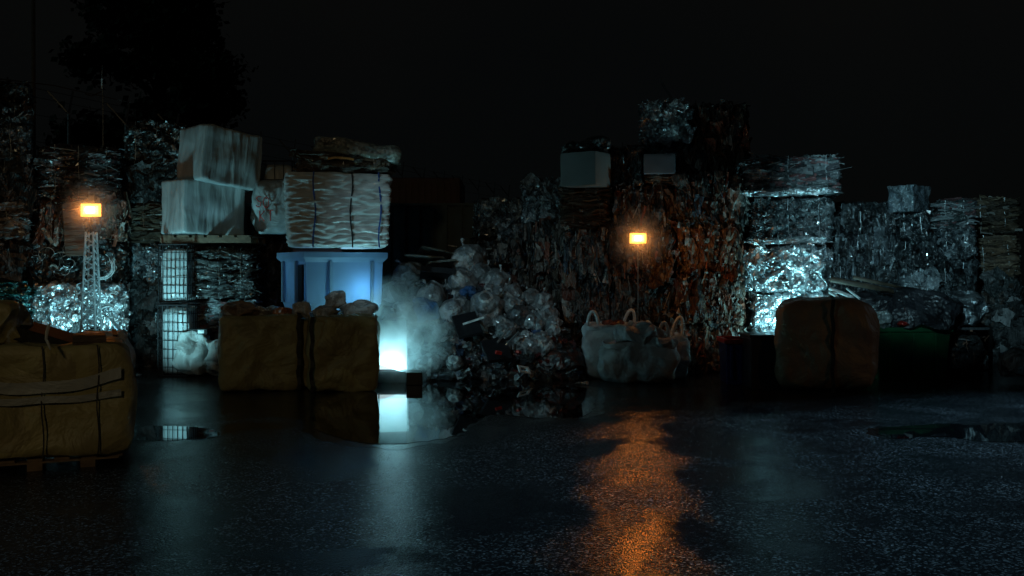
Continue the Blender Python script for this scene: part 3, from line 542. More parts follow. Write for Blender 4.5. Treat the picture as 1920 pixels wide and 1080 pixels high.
seedc[0] += 1; mb = MB(); crumpled(mb, w*.9, .8, h*.8, 18, 6, .06, 'l', .08, 5, seedc[0], ST['dark']['pal']); flakes(mb, w*.9, .8, h*.8, 120, 5, [(.3, .15, .1), (.3, .3, .3), (.05, .05, .05)], out=.06); o = mb.build('dark_rubbish_bundle', 'mixed', None, (at(1822, 0, 15.6).x, 16.1, .02)); tag(o, 'dark mixed rubbish filling the low open frame cage', 'bundle')
lump(1925, 680, 48, 26, 14.6, 'low grey pile of wet scrap at the right edge', [(.25, .28, .3), (.12, .13, .14)], 'mixed', 'scrap_pile', 'scrap pile', d=1.4, k=2.2, lamp=.12)

# ------------------------------------------------------------------ heap of sacks
def hmax(px):
    t = [(700, .1), (722, 1.6), (770, 1.9), (860, 2.05), (920, 1.9), (960, 1.5), (1010, 1.15), (1050, .8), (1085, .25), (1110, .02)]
    for (a, b), (c, d_) in zip(t, t[1:]):
        if a <= px <= c: return b+(d_-b)*(px-a)/(c-a)
    return 0
mb = MB(); vs = []; fs = []; cols = []; nx, ny = 60, 44
for j in range(ny+1):
    for i in range(nx+1):
        px = 700+410*i/nx; Y = 15.0+3.6*j/ny; X = (px-960)*Y/F
        z = min((Y-15.1)*1.0, max(0, (18.6-Y)*2), hmax(px)); z = z-.1+.12*noise.noise(Vector((X*3, Y*3, 1)))+.05*noise.noise(Vector((X*9, Y*9, 4)))
        vs.append((X, Y, max(-.02, z)))
rr = random.Random(4)
for j in range(ny):
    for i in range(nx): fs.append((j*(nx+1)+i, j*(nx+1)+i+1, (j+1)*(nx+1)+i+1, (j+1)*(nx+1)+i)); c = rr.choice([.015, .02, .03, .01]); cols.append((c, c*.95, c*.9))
mb.add(vs, fs, cols)
def heap_z(X, Y):
    px = 960+X*F/Y; return max(.0, min((Y-15.1)*1.0, hmax(px))-.1)
for _ in range(900):
    Y = rr.uniform(15.05, 16.8); px = rr.uniform(790, 1080); X = (px-960)*Y/F; z = heap_z(X, Y)+.06
    if z < .07 and Y > 15.3: continue
    a = rr.uniform(0, 6.28); L = rr.uniform(.04, .16); W = rr.uniform(.02, .09); t = Vector((math.cos(a), math.sin(a)*.6, rr.uniform(-.5, .9))).normalized(); sd_ = t.cross(Vector((0, -.7, .7))).normalized()
    p = Vector((X, Y-.04, z)); g = rr.choice([(.16, .17, .18), (.05, .05, .06), (.12, .02, .02), (.03, .05, .1), (.05, .05, .05), (.35, .38, .4), (.02, .02, .02), (.02, .02, .02), (.02, .02, .02)])
    mb.add([p-t*L-sd_*W, p-t*L+sd_*W, p+Vector((0, -.02, .01))+sd_*W, p-sd_*W, p+t*L+sd_*W*.7, p+t*L-sd_*W*.6], [(0, 1, 2, 3), (3, 2, 4, 5)], g)
o = mb.build('loose_rubbish', 'clear'); tag(o, 'dark loose rubbish filling the heap beneath the tied plastic sacks', 'rubbish', kind='stuff')

BV = []
def bag_mesh(seed, pal):
    mb = MB(); crumpled(mb, 1.9, 1.6, 1.6, 34, 2.2, .13, 'l', .07, 1.8, seed, pal[:1]*3+pal[1:3], patch=.8, fine=.05, jit=.0, fold=.05)
    mb.v = [(v[0], v[1], v[2]-.8) for v in mb.v]; return mb
PB = [(.2, .22, .23), (.15, .17, .18), (.44, .47, .48), (.13, .15, .16), (.3, .33, .34)]
PBL = [(.02, .1, .28), (.03, .16, .4), (.01, .05, .14)]
PDK = [(.06, .07, .075), (.1, .11, .12), (.04, .04, .045)]
protos = []
for i, pal in enumerate([PB, PB, PB, PB, PB, PBL, PDK, PDK]):
    b = bag_mesh(300+i, pal); o = b.build('tied_sack', 'bagplastic', smooth=True); k = MB()
    k.tube([(0, 0, .68), (.02, 0, .86), (0, .02, .98)], [.2, .07, .05], 8, pal[0]); k.tube([(0, .02, .96), (.1, .05, 1.12), (.22, .1, 1.2)], [.05, .12, .02], 7, pal[2]); kn = k.build('knot', 'bagplastic', o); protos.append([o, kn, False])
def put_bag(i, loc, r, rot, label, group=None):
    P = protos[i]
    if not P[2]: o, kn = P[0], P[1]; P[2] = True
    else:
        o = P[0].copy(); COL.objects.link(o); kn = P[1].copy(); COL.objects.link(kn); kn.parent = o
        for key in ('group',):
            if key in o: del o[key]
    o.location = loc; o.scale = (r, r, r); o.rotation_euler = rot; tag(o, label, 'sack', group); return o
def YP(py): return 17.0-(py-480)/(690-480)*1.75
big = [(878, 488, 33, 0, 'largest clear sack, at the summit of the rubbish heap'), (903, 514, 22, 1, 'crumpled clear sack just under the summit sack'), (867, 530, 27, 2, 'dull round sack left below the summit sack'),
 (933, 526, 25, 3, 'ridged clear sack right below the summit sack'), (919, 544, 14, 4, 'small clear sack below the ridged sack'), (958, 553, 22, 1, 'clear sack on the upper right slope of the heap'),
 (994, 557, 18, 2, 'lit sack on the right slope, left of the bright one'), (1020, 566, 20, 0, 'bright shiny sack furthest right on the upper slope'), (915, 578, 35, 3, 'broad shiny sack in the middle of the heap'),
 (855, 585, 30, 0, 'big pale sack left of the broad shiny sack'), (811, 556, 28, 4, 'bumpy clear sack above the blue sack'), (878, 550, 16, 5, 'small blue tinted sack beneath the dull round sack'),
 (905, 606, 20, 1, 'angular sack under the broad shiny sack'), (941, 608, 18, 2, 'sack in the lower middle with a pale flank'), (975, 596, 25, 6, 'dark grey round sack in the lower right of the heap'),
 (1022, 601, 18, 0, 'pale sack low on the right slope'), (1008, 632, 15, 5, 'small teal blue sack at the lower right of the heap'), (833, 626, 23, 3, 'shaded sack low in the left half of the heap'),
 (764, 514, 26, 2, 'bumpy sack at the top left, right of the blue crate'), (736, 552, 27, 1, 'folded grey sack close to the blue crate'), (767, 586, 24, 4, 'sack partly lost in the pale smoke'),
 (797, 584, 28, 5, 'deep blue sack on the left slope of the heap'), (772, 640, 26, 0, 'smoky sack above the bright light'), (811, 682, 22, 1, 'clear sack lying on the ground at the foot of heap'),
 (853, 682, 18, 2, 'rounded clear sack at the ground, outermost of the foot sacks'), (830, 668, 14, 3, 'small clear sack squeezed above the two foot sacks'), (791, 686, 16, 4, 'clear sack on the ground nearest the bright light'),
 (961, 616, 12, 0, 'tiny pale sack between darker ones in the lower middle'), (740, 606, 22, 3, 'sack behind the pale smoke beside the brown bag'), (893, 478, 20, 6, 'dark sack behind the summit sack')]
rr = random.Random(9)
for px, py, r, i, l in big:
    Y = YP(py); p = at(px, py, Y); put_bag(i, p, r*Y/F*1.1, (rr.uniform(-.7, .2), rr.uniform(-.6, .6), rr.uniform(0, 6.28)), l)
used_ = [(a, b) for a, b, *_ in big]
for _ in range(60):
    px, py = rr.uniform(735, 1040), rr.uniform(500, 680)
    top = 470 if px < 900 else 480+(px-900)*.75
    if py < top+30: continue
    Y = YP(py)+.12; r = rr.uniform(9, 17); p = at(px, py, Y); i = rr.choice([1, 3, 6, 7, 6, 2, 4])
    dk = i in (6, 7)
    put_bag(i, p, r*Y/F*1.1, (rr.uniform(-.7, .2), rr.uniform(-.6, .6), rr.uniform(0, 6.28)), 'small dark tied sack wedged between bigger sacks in the heap' if dk else 'small clear tied sack wedged between bigger sacks in the heap', 'small dark sacks in the heap' if dk else 'small clear sacks in the heap')
for _ in range(20):
    px = rr.uniform(940, 1052); py = rr.uniform(535+(px-935)*.45, 655); Y = YP(py)-.02; r = rr.uniform(14, 21)
    put_bag(rr.choice([0, 1, 2, 3, 4, 0, 1]), at(px, py, Y), r*Y/F*1.1, (rr.uniform(-.7, .2), rr.uniform(-.6, .6), rr.uniform(0, 6.28)), 'shiny clear tied sack among many on the right flank of the heap', 'clear sacks on the right flank of the heap')
# flat sheets, planks and scraps on the heap
def slab(px, py, w, d, t, rot, Y, mat, label, name='flat_sheet', cat='sheet', col=(.2, .22, .2)):
    mb = MB(); mb.box(-w/2, w/2, -d/2, d/2, 0, t, col); c = at(px, py, Y); o = mb.build(name, mat, None, c, rot, bevel=.003); return tag(o, label, cat)
slab(818, 476, .62, .5, .03, (R(-12), R(12), .2), 17.0, 'tarp', 'flat grey sheet lying highest left of the summit sack')
slab(800, 486, .7, .5, .03, (R(-8), R(4), -.1), 16.9, 'tarp', 'flat dark sheet second in the pile of sheets near the summit')
slab(826, 497, .5, .4, .04, (R(-14), R(-6), .3), 16.7, 'tarp', 'small tilted sheet lowest beside the summit sack')
slab(820, 520, .6, .4, .1, (R(-25), R(5), .1), 16.5, 'dark', 'black flattened tray between the sheets and the bumpy sack')
slab(905, 470, .3, .2, .02, (R(-8), R(-6), .3), 17.1, 'tarp', 'small grey sheet behind the summit sack')
slab(848, 462, .16, .05, .02, (0, R(8), .1), 17.1, 'white', 'little white stick lying above the flat sheets', 'white_stick', 'stick')
slab(888, 603, .36, .03, .03, (R(10), R(-18), .1), 15.55, 'white', 'narrow pale plank resting across the middle of the heap', 'thin_plank', 'plank')
slab(962, 636, .3, .03, .03, (R(10), R(-45), .1), 15.35, 'steel', 'grey stick standing askew in the lower right of heap', 'thin_plank', 'plank')
slab(945, 630, .3, .025, .03, (R(10), R(-50), .1), 15.4, 'steel', 'grey stick parallel and left of the other askew stick', 'thin_plank', 'plank')
slab(930, 660, .4, .5, .06, (R(35), R(-5), .3), 15.3, 'dark', 'black flat casing at the foot of the heap', 'black_casing', 'casing')
slab(876, 612, .4, .5, .06, (R(40), R(-12), .2), 15.6, 'dark', 'black flat casing just under the narrow pale plank', 'black_casing', 'casing')
slab(934, 664, .1, .05, .05, (.3, .2, .4), 15.0, 'red', 'small red plastic scrap at the lower middle of the heap', 'red_scrap', 'scrap')
slab(972, 662, .08, .05, .04, (.3, .2, 1.), 14.95, 'red', 'small red scrap beside the open white frame', 'red_scrap', 'scrap')
mb = MB()
for q in ((-.1, .1, -.08, -.05), (-.1, .1, .05, .08), (-.1, -.06, -.05, .05), (.06, .1, -.05, .05)): mb.box(*q, 0, .02)
o = mb.build('open_frame', 'white', None, at(982, 688, 14.9)+Vector((0, 0, -.05)), (R(35), R(12), R(25))); tag(o, 'small white open frame lying at the foot of the heap', 'frame')
lump(1040, 650, 40, 22, 15.9, 'dark red plastic heap between the sacks and white bulk bags', [(.2, .02, .015), (.08, .02, .02)], 'tarp', 'red_plastic_heap', 'plastic', k=2.5)
lump(1060, 680, 40, 22, 15.5, 'dark low rubbish lump left of the pale bulk bag', [(.04, .03, .03), (.1, .03, .02)], 'tarp', 'rubbish_lump', 'rubbish', k=2.5)

# ------------------------------------------------------------------ lamps
mv = bpy.data.materials.new('halo_scatter'); mv.use_nodes = True; ns = mv.node_tree.nodes; ln = mv.node_tree.links; ns.remove(ns['Principled BSDF'])
tc = nd(ns, 'ShaderNodeTexCoord'); gr = nd(ns, 'ShaderNodeTexGradient', _gradient_type='QUADRATIC_SPHERE'); ln.new(tc.outputs['Object'], gr.inputs[0])
m3 = nd(ns, 'ShaderNodeMath', _operation='MULTIPLY'); m3.inputs[1].default_value = 2.2; ln.new(gr.outputs['Fac'], m3.inputs[0]); sc_ = nd(ns, 'ShaderNodeVolumeScatter'); ln.new(m3.outputs[0], sc_.inputs['Density']); ln.new(sc_.outputs[0], ns['Material Output'].inputs['Volume'])
def orange_lamp(px, py, Y, wpx, hpx, label, tower):
    p = at(px, py, Y); w, h = wpx*Y/F, hpx*Y/F
    o = empty('tower_lamp' if tower else 'pole_lamp', (p.x, Y, 0), 0, label, 'lamp')
    if tower:
        for k, (sx, sy) in enumerate(((-1, -1), (1, -1), (1, 1), (-1, 1))):
            mb = MB(); mb.tube([(sx*.14, sy*.14, 0), (sx*.06, sy*.06, p.z-.35)], .017, 6); mb.build('mast_leg', 'zinc', o)
        mb = MB(); N = 26
        for j in range(N):
            z0, z1 = (p.z-.35)*j/N, (p.z-.35)*(j+1)/N; a, b = .14-.08*j/N, .14-.08*(j+1)/N; s = 1 if j % 2 else -1
            for (ux, uy), (vx, vy) in (((-s, -1), (s, -1)), ((1, -s), (1, s)), ((s, 1), (-s, 1)), ((-1, s), (-1, -s))): mb.tube([(ux*a, uy*a, z0), (vx*b, vy*b, z1)], .011, 4, cap=False)
        mb.build('lattice', 'zinc', o)
        mb = MB(); mb.tube([(0, 0, p.z-.37), (0, 0, p.z-h/2-.02)], .02, 8); mb.build('neck', 'black', o)
        mb = MB(); mb.box(-.05, .05, .0, .06, p.z+h/2+.01, p.z+h/2+.12); mb.build('bracket', 'black', o)
    else:
        mb = MB(); mb.tube([(0, 0, 0), (0, 0, p.z-h/2-.01)], .012, 8); mb.build('pole', 'strapw', o)
        mb = MB(); mb.box(-.22, .22, -.03, .03, 0, .03); mb.box(-.03, .03, -.22, -.031, 0, .03); mb.box(-.03, .03, .031, .22, 0, .03); mb.build('foot', 'black', o)
    hd = MB(); hd.box(-w/2-.015, w/2+.015, .0, .09, p.z-h/2-.012, p.z+h/2+.012); hd.build('housing', 'black', o, bevel=.01)
    T = Matrix.Rotation(R(6 if tower else 0), 4, 'Y')
    ln_ = MB(); ln_.box(-w/2, w/2, -.02, -.002, p.z-h/2, p.z+h/2); lo = ln_.build('lens', 'orange_lens', o, bevel=.006)
    co = MB(); co.box(-w*.38, w*.38, -.024, -.0205, p.z-h*.34, p.z+h*.34); co.build('glowing_core', 'orange_core', lo)
    tu = MB(); tu.tube([(-w*.2, -.03, p.z), (w*.2, -.03, p.z)], h*.24, 10); tu.build('halogen_tube', plain('hot_tube', (1, .9, .7), .4, emit=(1, .8, .45), es=9.), lo)
    L = bpy.data.lights.new('orange_light', 'AREA'); L.shape = 'RECTANGLE'; L.size = w; L.size_y = h; L.color = (1, .26, .03); L.energy = 5 if tower else 3.8; L.spread = R(100)
    lo = bpy.data.objects.new('orange_light', L); COL.objects.link(lo); lo.location = (p.x, Y-.05, p.z); lo.rotation_euler = (R(-80), 0, 0)
    L2 = bpy.data.lights.new('orange_spill', 'SPOT'); L2.color = (1, .4, .09); L2.energy = 1.5 if tower else 10; L2.shadow_soft_size = .08; L2.spot_size = R(130); L2.spot_blend = 1.
    l2 = bpy.data.objects.new('orange_spill', L2); COL.objects.link(l2); l2.location = (p.x+.02, Y-.75 if not tower else Y-.4, p.z-.02); tg = at(1315, 545, 16.2) if not tower else at(160, 430, 16.); l2.rotation_euler = (tg-l2.location).to_track_quat('-Z', 'Y').to_euler()
def halo(px, py, Y, r, label):
    mb = MB(); mb.box(-1, 1, -1, 1, -1, 1); o = mb.build('halo_volume', mv, None, at(px, py, Y)); o.scale = (r, r*.6, r); tag(o, label, 'halo', kind='stuff')  # scatter volume added around the lamp head to shape its glow
    L = bpy.data.lights.new('lamp_halo', 'POINT'); L.energy = 3.6; L.color = (1, .33, .05); L.shadow_soft_size = .07; o = bpy.data.objects.new('lamp_halo', L); COL.objects.link(o); o.location = at(px, py, Y)+Vector((0, -.09, 0))  # added point light that makes the halo volume glow
halo(171, 394, 15.15, .6, 'faint orange mist added around the tower lamp head'); halo(1196, 447, 15.6, .6, 'faint orange mist added around the pole lamp head')
orange_lamp(171, 394, 15.3, 38, 24, 'orange floodlight on a steel lattice tower at left', True)
orange_lamp(1196, 447, 15.75, 31, 19, 'orange lamp on a thin pole before the bale wall', False)

COOL = (.34, .88, 1.0)
def area(name, loc, target, energy, size, col=COOL, spread=150):
    L = bpy.data.lights.new(name, 'AREA'); L.size = size; L.energy = energy; L.color = col; L.spread = R(spread)
    o = bpy.data.objects.new(name, L); COL.objects.link(o); o.location = loc; o.rotation_euler = (Vector(target)-Vector(loc)).to_track_quat('-Z', 'Y').to_euler(); return o
def work_light(px, Y, z, target, energy, label, w=.4, h=.25, col=COOL, spread=150, glow=None):
    x = (px-960)*Y/F; o = empty('work_light', (x, Y, 0), 0, label, 'light')
    d_ = (Vector(target)-Vector((x, Y, z))).normalized(); q = d_.to_track_quat('-Z', 'Y').to_euler()
    mb = MB(); mb.box(-w/2, w/2, -h/2, h/2, .01, .07); mb.build('housing', 'black', o, (0, 0, z), q, bevel=.01)
    mb = MB(); mb.box(-w/2+.02, w/2-.02, -h/2+.02, h/2-.02, .0, .009); mb.build('lens', glow or 'cool_lens', o, (0, 0, z), q)
    mb = MB(); mb.tube([(-.2, 0, 0), (-.2, 0, max(.04, z-h/2-.02))], .012, 6); mb.tube([(.2, 0, 0), (.2, 0, max(.04, z-h/2-.02))], .012, 6); mb.tube([(-.2, 0, max(.04, z-h/2-.02)), (.2, 0, max(.04, z-h/2-.02))], .012, 6); mb.build('stand', 'black', o)
    L = area('work_light_beam', Vector((x, Y, z))+d_*.03, target, energy, .25, col, spread); return o
A = at
work_light(150, 15.45, .5, A(150, 560, 16.1), 9, 'cool work light low behind the olive bag, aimed at the foil bale', spread=170)
work_light(228, 14.2, .35, A(350, 480, 15.8), 20, 'cool work light behind the olive bag, aimed at the wire cage', spread=110)
work_light(1478, 15.2, .5, A(1470, 540, 15.8), 24, 'cool work light behind the brown wrapped bag, aimed at silver bales', spread=160)
work_light(1650, 16.15, .95, A(1700, 470, 16.6), 18, 'added cool work light beside the green bin, brightening the right stacks', spread=150)  # unseen light added to brighten the dark right stacks
work_light(686, 14.72, .9, A(660, 400, 14.9), 17, 'added cool work light behind the brown bags, standing in for glow on white sheeting', spread=170)  # unseen light added for the panel's glow on the sheeting's underside
# bright panel in the smoke
x0, x1 = at(690, 0, 14.75).x, at(762, 0, 14.75).x; zp0, zp1 = at(0, 693, 14.75).z, at(0, 600, 14.75).z
pn = empty('light_panel', ((x0+x1)/2, 14.8, 0), 0, 'dazzling white light panel on the ground beside the brown bag', 'light')
gm, nt, ns, ln, b = newmat('glaring_panel'); tc = nd(ns, 'ShaderNodeTexCoord'); sp = nd(ns, 'ShaderNodeSeparateXYZ'); ln.new(tc.outputs['Object'], sp.inputs[0])
gq = nd(ns, 'ShaderNodeMapRange'); gq.inputs[1].default_value = zp0; gq.inputs[2].default_value = zp1; gq.inputs[3].default_value = 1; gq.inputs[4].default_value = 0; ln.new(sp.outputs[2], gq.inputs[0]); pq = nd(ns, 'ShaderNodeMath', _operation='POWER'); pq.inputs[1].default_value = 2.6; ln.new(gq.outputs[0], pq.inputs[0])
ms = nd(ns, 'ShaderNodeMath', _operation='MULTIPLY'); ms.inputs[1].default_value = 1.35; ln.new(pq.outputs[0], ms.inputs[0]); ln.new(ms.outputs[0], b.inputs['Emission Strength']); b.inputs['Emission Color'].default_value = (.7, .95, 1, 1); b.inputs['Base Color'].default_value = (.08, .1, .12, 1)
mb = MB(); mb.box(-(x1-x0)/2, (x1-x0)/2, -.02, .0, zp0, zp1); mb.build('diffuser', gm, pn)
mb = MB(); mb.box(-(x1-x0)/2, (x1-x0)/2, .001, .06, zp0, zp1); mb.build('housing', 'black', pn, bevel=.008)
mb = MB(); mb.box(-(x1-x0)/2, (x1-x0)/2, -.1, .12, 0, zp0-.021); mb.build('plinth', 'dark', pn, bevel=.01)
mb = MB(); mb.tube([(-.27, -.06, 0), (-.27, -.06, 1.0)], .035, 10); mb.build('upright_tube', plain('glaring_tube', (.9, .95, 1), .4, emit=(.5, .88, 1), es=1.1), pn, smooth=True)
area('panel_beam', at(735, 660, 14.6), at(760, 600, 12.0)-Vector((0, 0, 1.)), .5, .5, spread=170)
area('panel_upbeam', at(732, 690, 14.62), at(775, 560, 14.75), 22, .35, spread=170)
li = bpy.data.lights.new('crate_glow', 'POINT'); li.energy = 24; li.color = (.4, .8, 1); li.shadow_soft_size = .08; lio = bpy.data.objects.new('crate_glow', li); COL.objects.link(lio); lio.location = Vector((cc.x, YC+.75, ztop-.92))+Matrix.Rotation(R(34), 3, 'Z') @ Vector((.3, -.32, .34))
mb = MB(); mb.box(-.12, .12, -.15, .15, 0, .2); o = mb.build('concrete_block', 'dark', None, (at(777, 0, 14.5).x, 14.5, 0), (0, 0, .1), bevel=.015); tag(o, 'small dark concrete block at the right end of the light panel', 'block')

# smoke
m = bpy.data.materials.new('smoke_volume'); m.use_nodes = True; ns = m.node_tree.nodes; ln = m.node_tree.links; ns.remove(ns['Principled BSDF'])
tc = nd(ns, 'ShaderNodeTexCoord'); gr = nd(ns, 'ShaderNodeTexGradient', _gradient_type='SPHERICAL'); ln.new(tc.outputs['Object'], gr.inputs[0])
n1 = nd(ns, 'ShaderNodeTexNoise', Scale=2.4, Detail=5., Distortion=.7); ln.new(tc.outputs['Object'], n1.inputs['Vector'])
mr = nd(ns, 'ShaderNodeMapRange'); mr.inputs[1].default_value = .38; mr.inputs[2].default_value = .68; ln.new(n1.outputs[0], mr.inputs[0])
mm = nd(ns, 'ShaderNodeMath', _operation='MULTIPLY'); ln.new(gr.outputs['Fac'], mm.inputs[0]); ln.new(mr.outputs[0], mm.inputs[1])
m3 = nd(ns, 'ShaderNodeMath', _operation='MULTIPLY'); m3.inputs[1].default_value = 5.; ln.new(mm.outputs[0], m3.inputs[0])
vs_ = nd(ns, 'ShaderNodeVolumeScatter', Anisotropy=.1); vs_.inputs['Color'].default_value = (.9, .96, 1, 1); ln.new(m3.outputs[0], vs_.inputs['Density']); ln.new(vs_.outputs[0], ns['Material Output'].inputs['Volume'])
mb = MB(); mb.box(-1, 1, -1, 1, -1, 1); o = mb.build('drifting_smoke', m, None, at(752, 640, 14.75)+Vector((0, 0, .12))); o.scale = (.85, .5, .95); tag(o, 'pale smoke drifting up over the dazzling light panel', 'smoke', kind='stuff')

# ------------------------------------------------------------------ setting
# ground
m, nt, ns, ln, b = newmat('wet_asphalt')
tc = nd(ns, 'ShaderNodeTexCoord'); O = tc.outputs['Object']
v = nd(ns, 'ShaderNodeTexVoronoi', Scale=72., _feature='F1'); v2 = nd(ns, 'ShaderNodeTexVoronoi', Scale=52., _feature='F1'); nf = nd(ns, 'ShaderNodeTexNoise', Scale=130., Detail=3.)
nm = nd(ns, 'ShaderNodeTexNoise', Scale=5., Detail=6., Roughness=.65); nl = nd(ns, 'ShaderNodeTexNoise', Scale=.8, Detail=6., Roughness=.62, Distortion=.5)
for n in (v, nf, nm, nl): ln.new(O, n.inputs['Vector'])
wet = nd(ns, 'ShaderNodeMapRange'); wet.inputs[1].default_value = .4; wet.inputs[2].default_value = .64; ln.new(nl.outputs[0], wet.inputs[0])   # 0 = standing film, 1 = open grit
cr_ = nd(ns, 'ShaderNodeSeparateColor'); ln.new(v.outputs['Color'], cr_.inputs[0])
pw = nd(ns, 'ShaderNodeMath', _operation='POWER'); pw.inputs[1].default_value = 7.; ln.new(cr_.outputs[0], pw.inputs[0])
bc = nd(ns, 'ShaderNodeMix', _data_type='RGBA'); bc.inputs[6].default_value = (.007, .009, .011, 1); bc.inputs[7].default_value = (.24, .27, .29, 1); pw2 = nd(ns, 'ShaderNodeMath', _operation='MULTIPLY'); wv = nd(ns, 'ShaderNodeMapRange'); wv.inputs[3].default_value = .12; wv.inputs[4].default_value = 1.15; ln.new(wet.outputs[0], wv.inputs[0]); ln.new(pw.outputs[0], pw2.inputs[0]); ln.new(wv.outputs[0], pw2.inputs[1]); ln.new(pw2.outputs[0], bc.inputs[0]); ln.new(bc.outputs[2], b.inputs['Base Color'])  # pale aggregate specks, coloured brighter to stand in for wet glints
h1 = nd(ns, 'ShaderNodeMath', _operation='MULTIPLY_ADD'); h1.inputs[1].default_value = -1.1; ln.new(v.outputs['Distance'], h1.inputs[0]); ln.new(nf.outputs[0], h1.inputs[2])
h2 = nd(ns, 'ShaderNodeMath', _operation='MULTIPLY_ADD'); h2.inputs[1].default_value = 1.5; ln.new(nm.outputs[0], h2.inputs[0]); ln.new(h1.outputs[0], h2.inputs[2])
sb = nd(ns, 'ShaderNodeMapRange'); sb.inputs[3].default_value = .12; sb.inputs[4].default_value = .42; ln.new(wet.outputs[0], sb.inputs[0])
bp = nd(ns, 'ShaderNodeBump', Distance=.006); ln.new(sb.outputs[0], bp.inputs['Strength']); ln.new(h2.outputs[0], bp.inputs['Height']); ln.new(bp.outputs[0], b.inputs['Normal'])
rg = nd(ns, 'ShaderNodeMapRange'); rg.inputs[3].default_value = .09; rg.inputs[4].default_value = .18; ln.new(wet.outputs[0], rg.inputs[0]); ln.new(rg.outputs[0], b.inputs['Roughness'])
b.inputs['IOR'].default_value = 1.33; b.inputs['Specular IOR Level'].default_value = .2
M['asphalt'] = m
mb = MB(); mb.add([(-300, -30, 0), (300, -30, 0), (300, 600, 0), (-300, 600, 0)], [(0, 1, 2, 3)]); tag(mb.build('ground', 'asphalt'), kind='structure')
m, nt, ns, ln, b = newmat('puddle_water')
b.inputs['Base Color'].default_value = (.004, .005, .006, 1); b.inputs['Roughness'].default_value = .025; b.inputs['IOR'].default_value = 1.45
tc = nd(ns, 'ShaderNodeTexCoord'); n1 = nd(ns, 'ShaderNodeTexNoise', Scale=1.3, Detail=2.); ln.new(tc.outputs['Object'], n1.inputs['Vector']); bp = nd(ns, 'ShaderNodeBump', Strength=.12, Distance=.004); ln.new(n1.outputs[0], bp.inputs['Height']); ln.new(bp.outputs[0], b.inputs['Normal'])
M['water'] = m
m, nt, ns, ln, b = newmat('damp_asphalt'); b.inputs['Base Color'].default_value = (.006, .007, .008, 1); b.inputs['IOR'].default_value = 1.38
tc = nd(ns, 'ShaderNodeTexCoord'); n1 = nd(ns, 'ShaderNodeTexNoise', Scale=9., Detail=7., Roughness=.75); ln.new(tc.outputs['Object'], n1.inputs['Vector']); bp = nd(ns, 'ShaderNodeBump', Strength=.35, Distance=.006); ln.new(n1.outputs[0], bp.inputs['Height']); ln.new(bp.outputs[0], b.inputs['Normal'])
rg = nd(ns, 'ShaderNodeMapRange'); rg.inputs[1].default_value = .35; rg.inputs[2].default_value = .65; rg.inputs[3].default_value = .05; rg.inputs[4].default_value = .22; ln.new(n1.outputs[0], rg.inputs[0]); ln.new(rg.outputs[0], b.inputs['Roughness'])
M['damp'] = m
def puddle(outline, seed, wob=.06, fine=6):
    pts = []
    G_ = [Vector(((px-960)*(F*CH/(py-YH))/F, F*CH/(py-YH), 0)) for px, py in outline]
    n = len(G_)
    for i in range(n):
        a, b_, c_, d_ = G_[i-1], G_[i], G_[(i+1) % n], G_[(i+2) % n]
        for t in [k/16 for k in range(16)]:
            p = .5*((2*b_)+(c_-a)*t+(2*a-5*b_+4*c_-d_)*t*t+(3*b_-a-3*c_+d_)*t**3)
            p = p+Vector((noise.noise(Vector((p.x*fine+seed, p.y*fine, 0))), noise.noise(Vector((p.x*fine, p.y*fine+seed, 9))), 0))*wob+Vector((noise.noise(Vector((p.x*22+seed, p.y*22, 0))), noise.noise(Vector((p.x*22, p.y*22+seed, 9))), 0))*wob*.35
            pts.append((p.x, p.y, .004))
    mb = MB(); mb.add(pts, [tuple(range(len(pts)))[::-1]]); o = mb.build('puddle', 'water'); tag(o, kind='structure')
    cx = sum(p[0] for p in pts)/len(pts); cy_ = sum(p[1] for p in pts)/len(pts)
    rim = [(cx+(p[0]-cx)*(1.07+.05*noise.noise(Vector((p[0]*4, p[1]*4, 3)))), cy_+(p[1]-cy_)*(1.1+.1*noise.noise(Vector((p[0]*3, p[1]*3, 7)))), .0012) for p in pts]
    mb = MB(); mb.add(rim, [tuple(range(len(rim)))[::-1]]); o = mb.build('damp_patch', 'damp'); tag(o, kind='structure'); return o
puddle([(600, 765), (640, 738), (705, 722), (800, 716), (930, 722), (1040, 724), (1108, 732), (1104, 776), (1020, 784), (930, 778), (885, 795), (850, 818), (760, 832), (680, 830), (610, 812), (585, 790)], 3)
puddle([(236, 803), (300, 799), (390, 804), (408, 818), (330, 826), (238, 824)], 5, .03)
puddle([(1640, 806), (1740, 797), (1860, 795), (1990, 798), (1990, 824), (1860, 828), (1760, 818), (1680, 822)], 7, .05)
# grit and litter
mb = MB(); rr = random.Random(6)
for _ in range(1500):
    py = 705+rr.random()**1.6*200; Y = F*CH/(py-YH); px = rr.choice([rr.uniform(1150, 1460), rr.uniform(240, 1920)]); X = (px-960)*Y/F; s = rr.uniform(.003, .011); a = rr.uniform(0, 3)
    vs = [Vector((X+math.cos(a+k*2.09)*s, Y+math.sin(a+k*2.09)*s, .001)) for k in range(3)]+[Vector((X, Y, s*.45))]; g = rr.choice([.08, .2, .5, .12])
    mb.add(vs, [(0, 1, 3), (1, 2, 3), (2, 0, 3)], (g, g, g))
tag(mb.build('grit', 'strapk'), 'fine grit and glass bits scattered over the wet yard', 'grit', kind='stuff')
for px, py, l, c in ((1092, 721, 'tiny pale scrap on the ground left of the pale bulk bag', (.6, .6, .6)), (1430, 718, 'crumpled pale foil scrap before the black box', (.6, .6, .6)), (255, 706, 'flat pale scrap on the ground by the dark column', (.3, .3, .3))):
    Y = F*CH/(py-YH); mb = MB(); crumpled(mb, .2, .12, .035, 8, 3, .03, 'l', .02, 20, int(px), [c]); tag(mb.build('litter_scrap', 'clear', None, ((px-960)*Y/F, Y, 0)), l, 'litter')

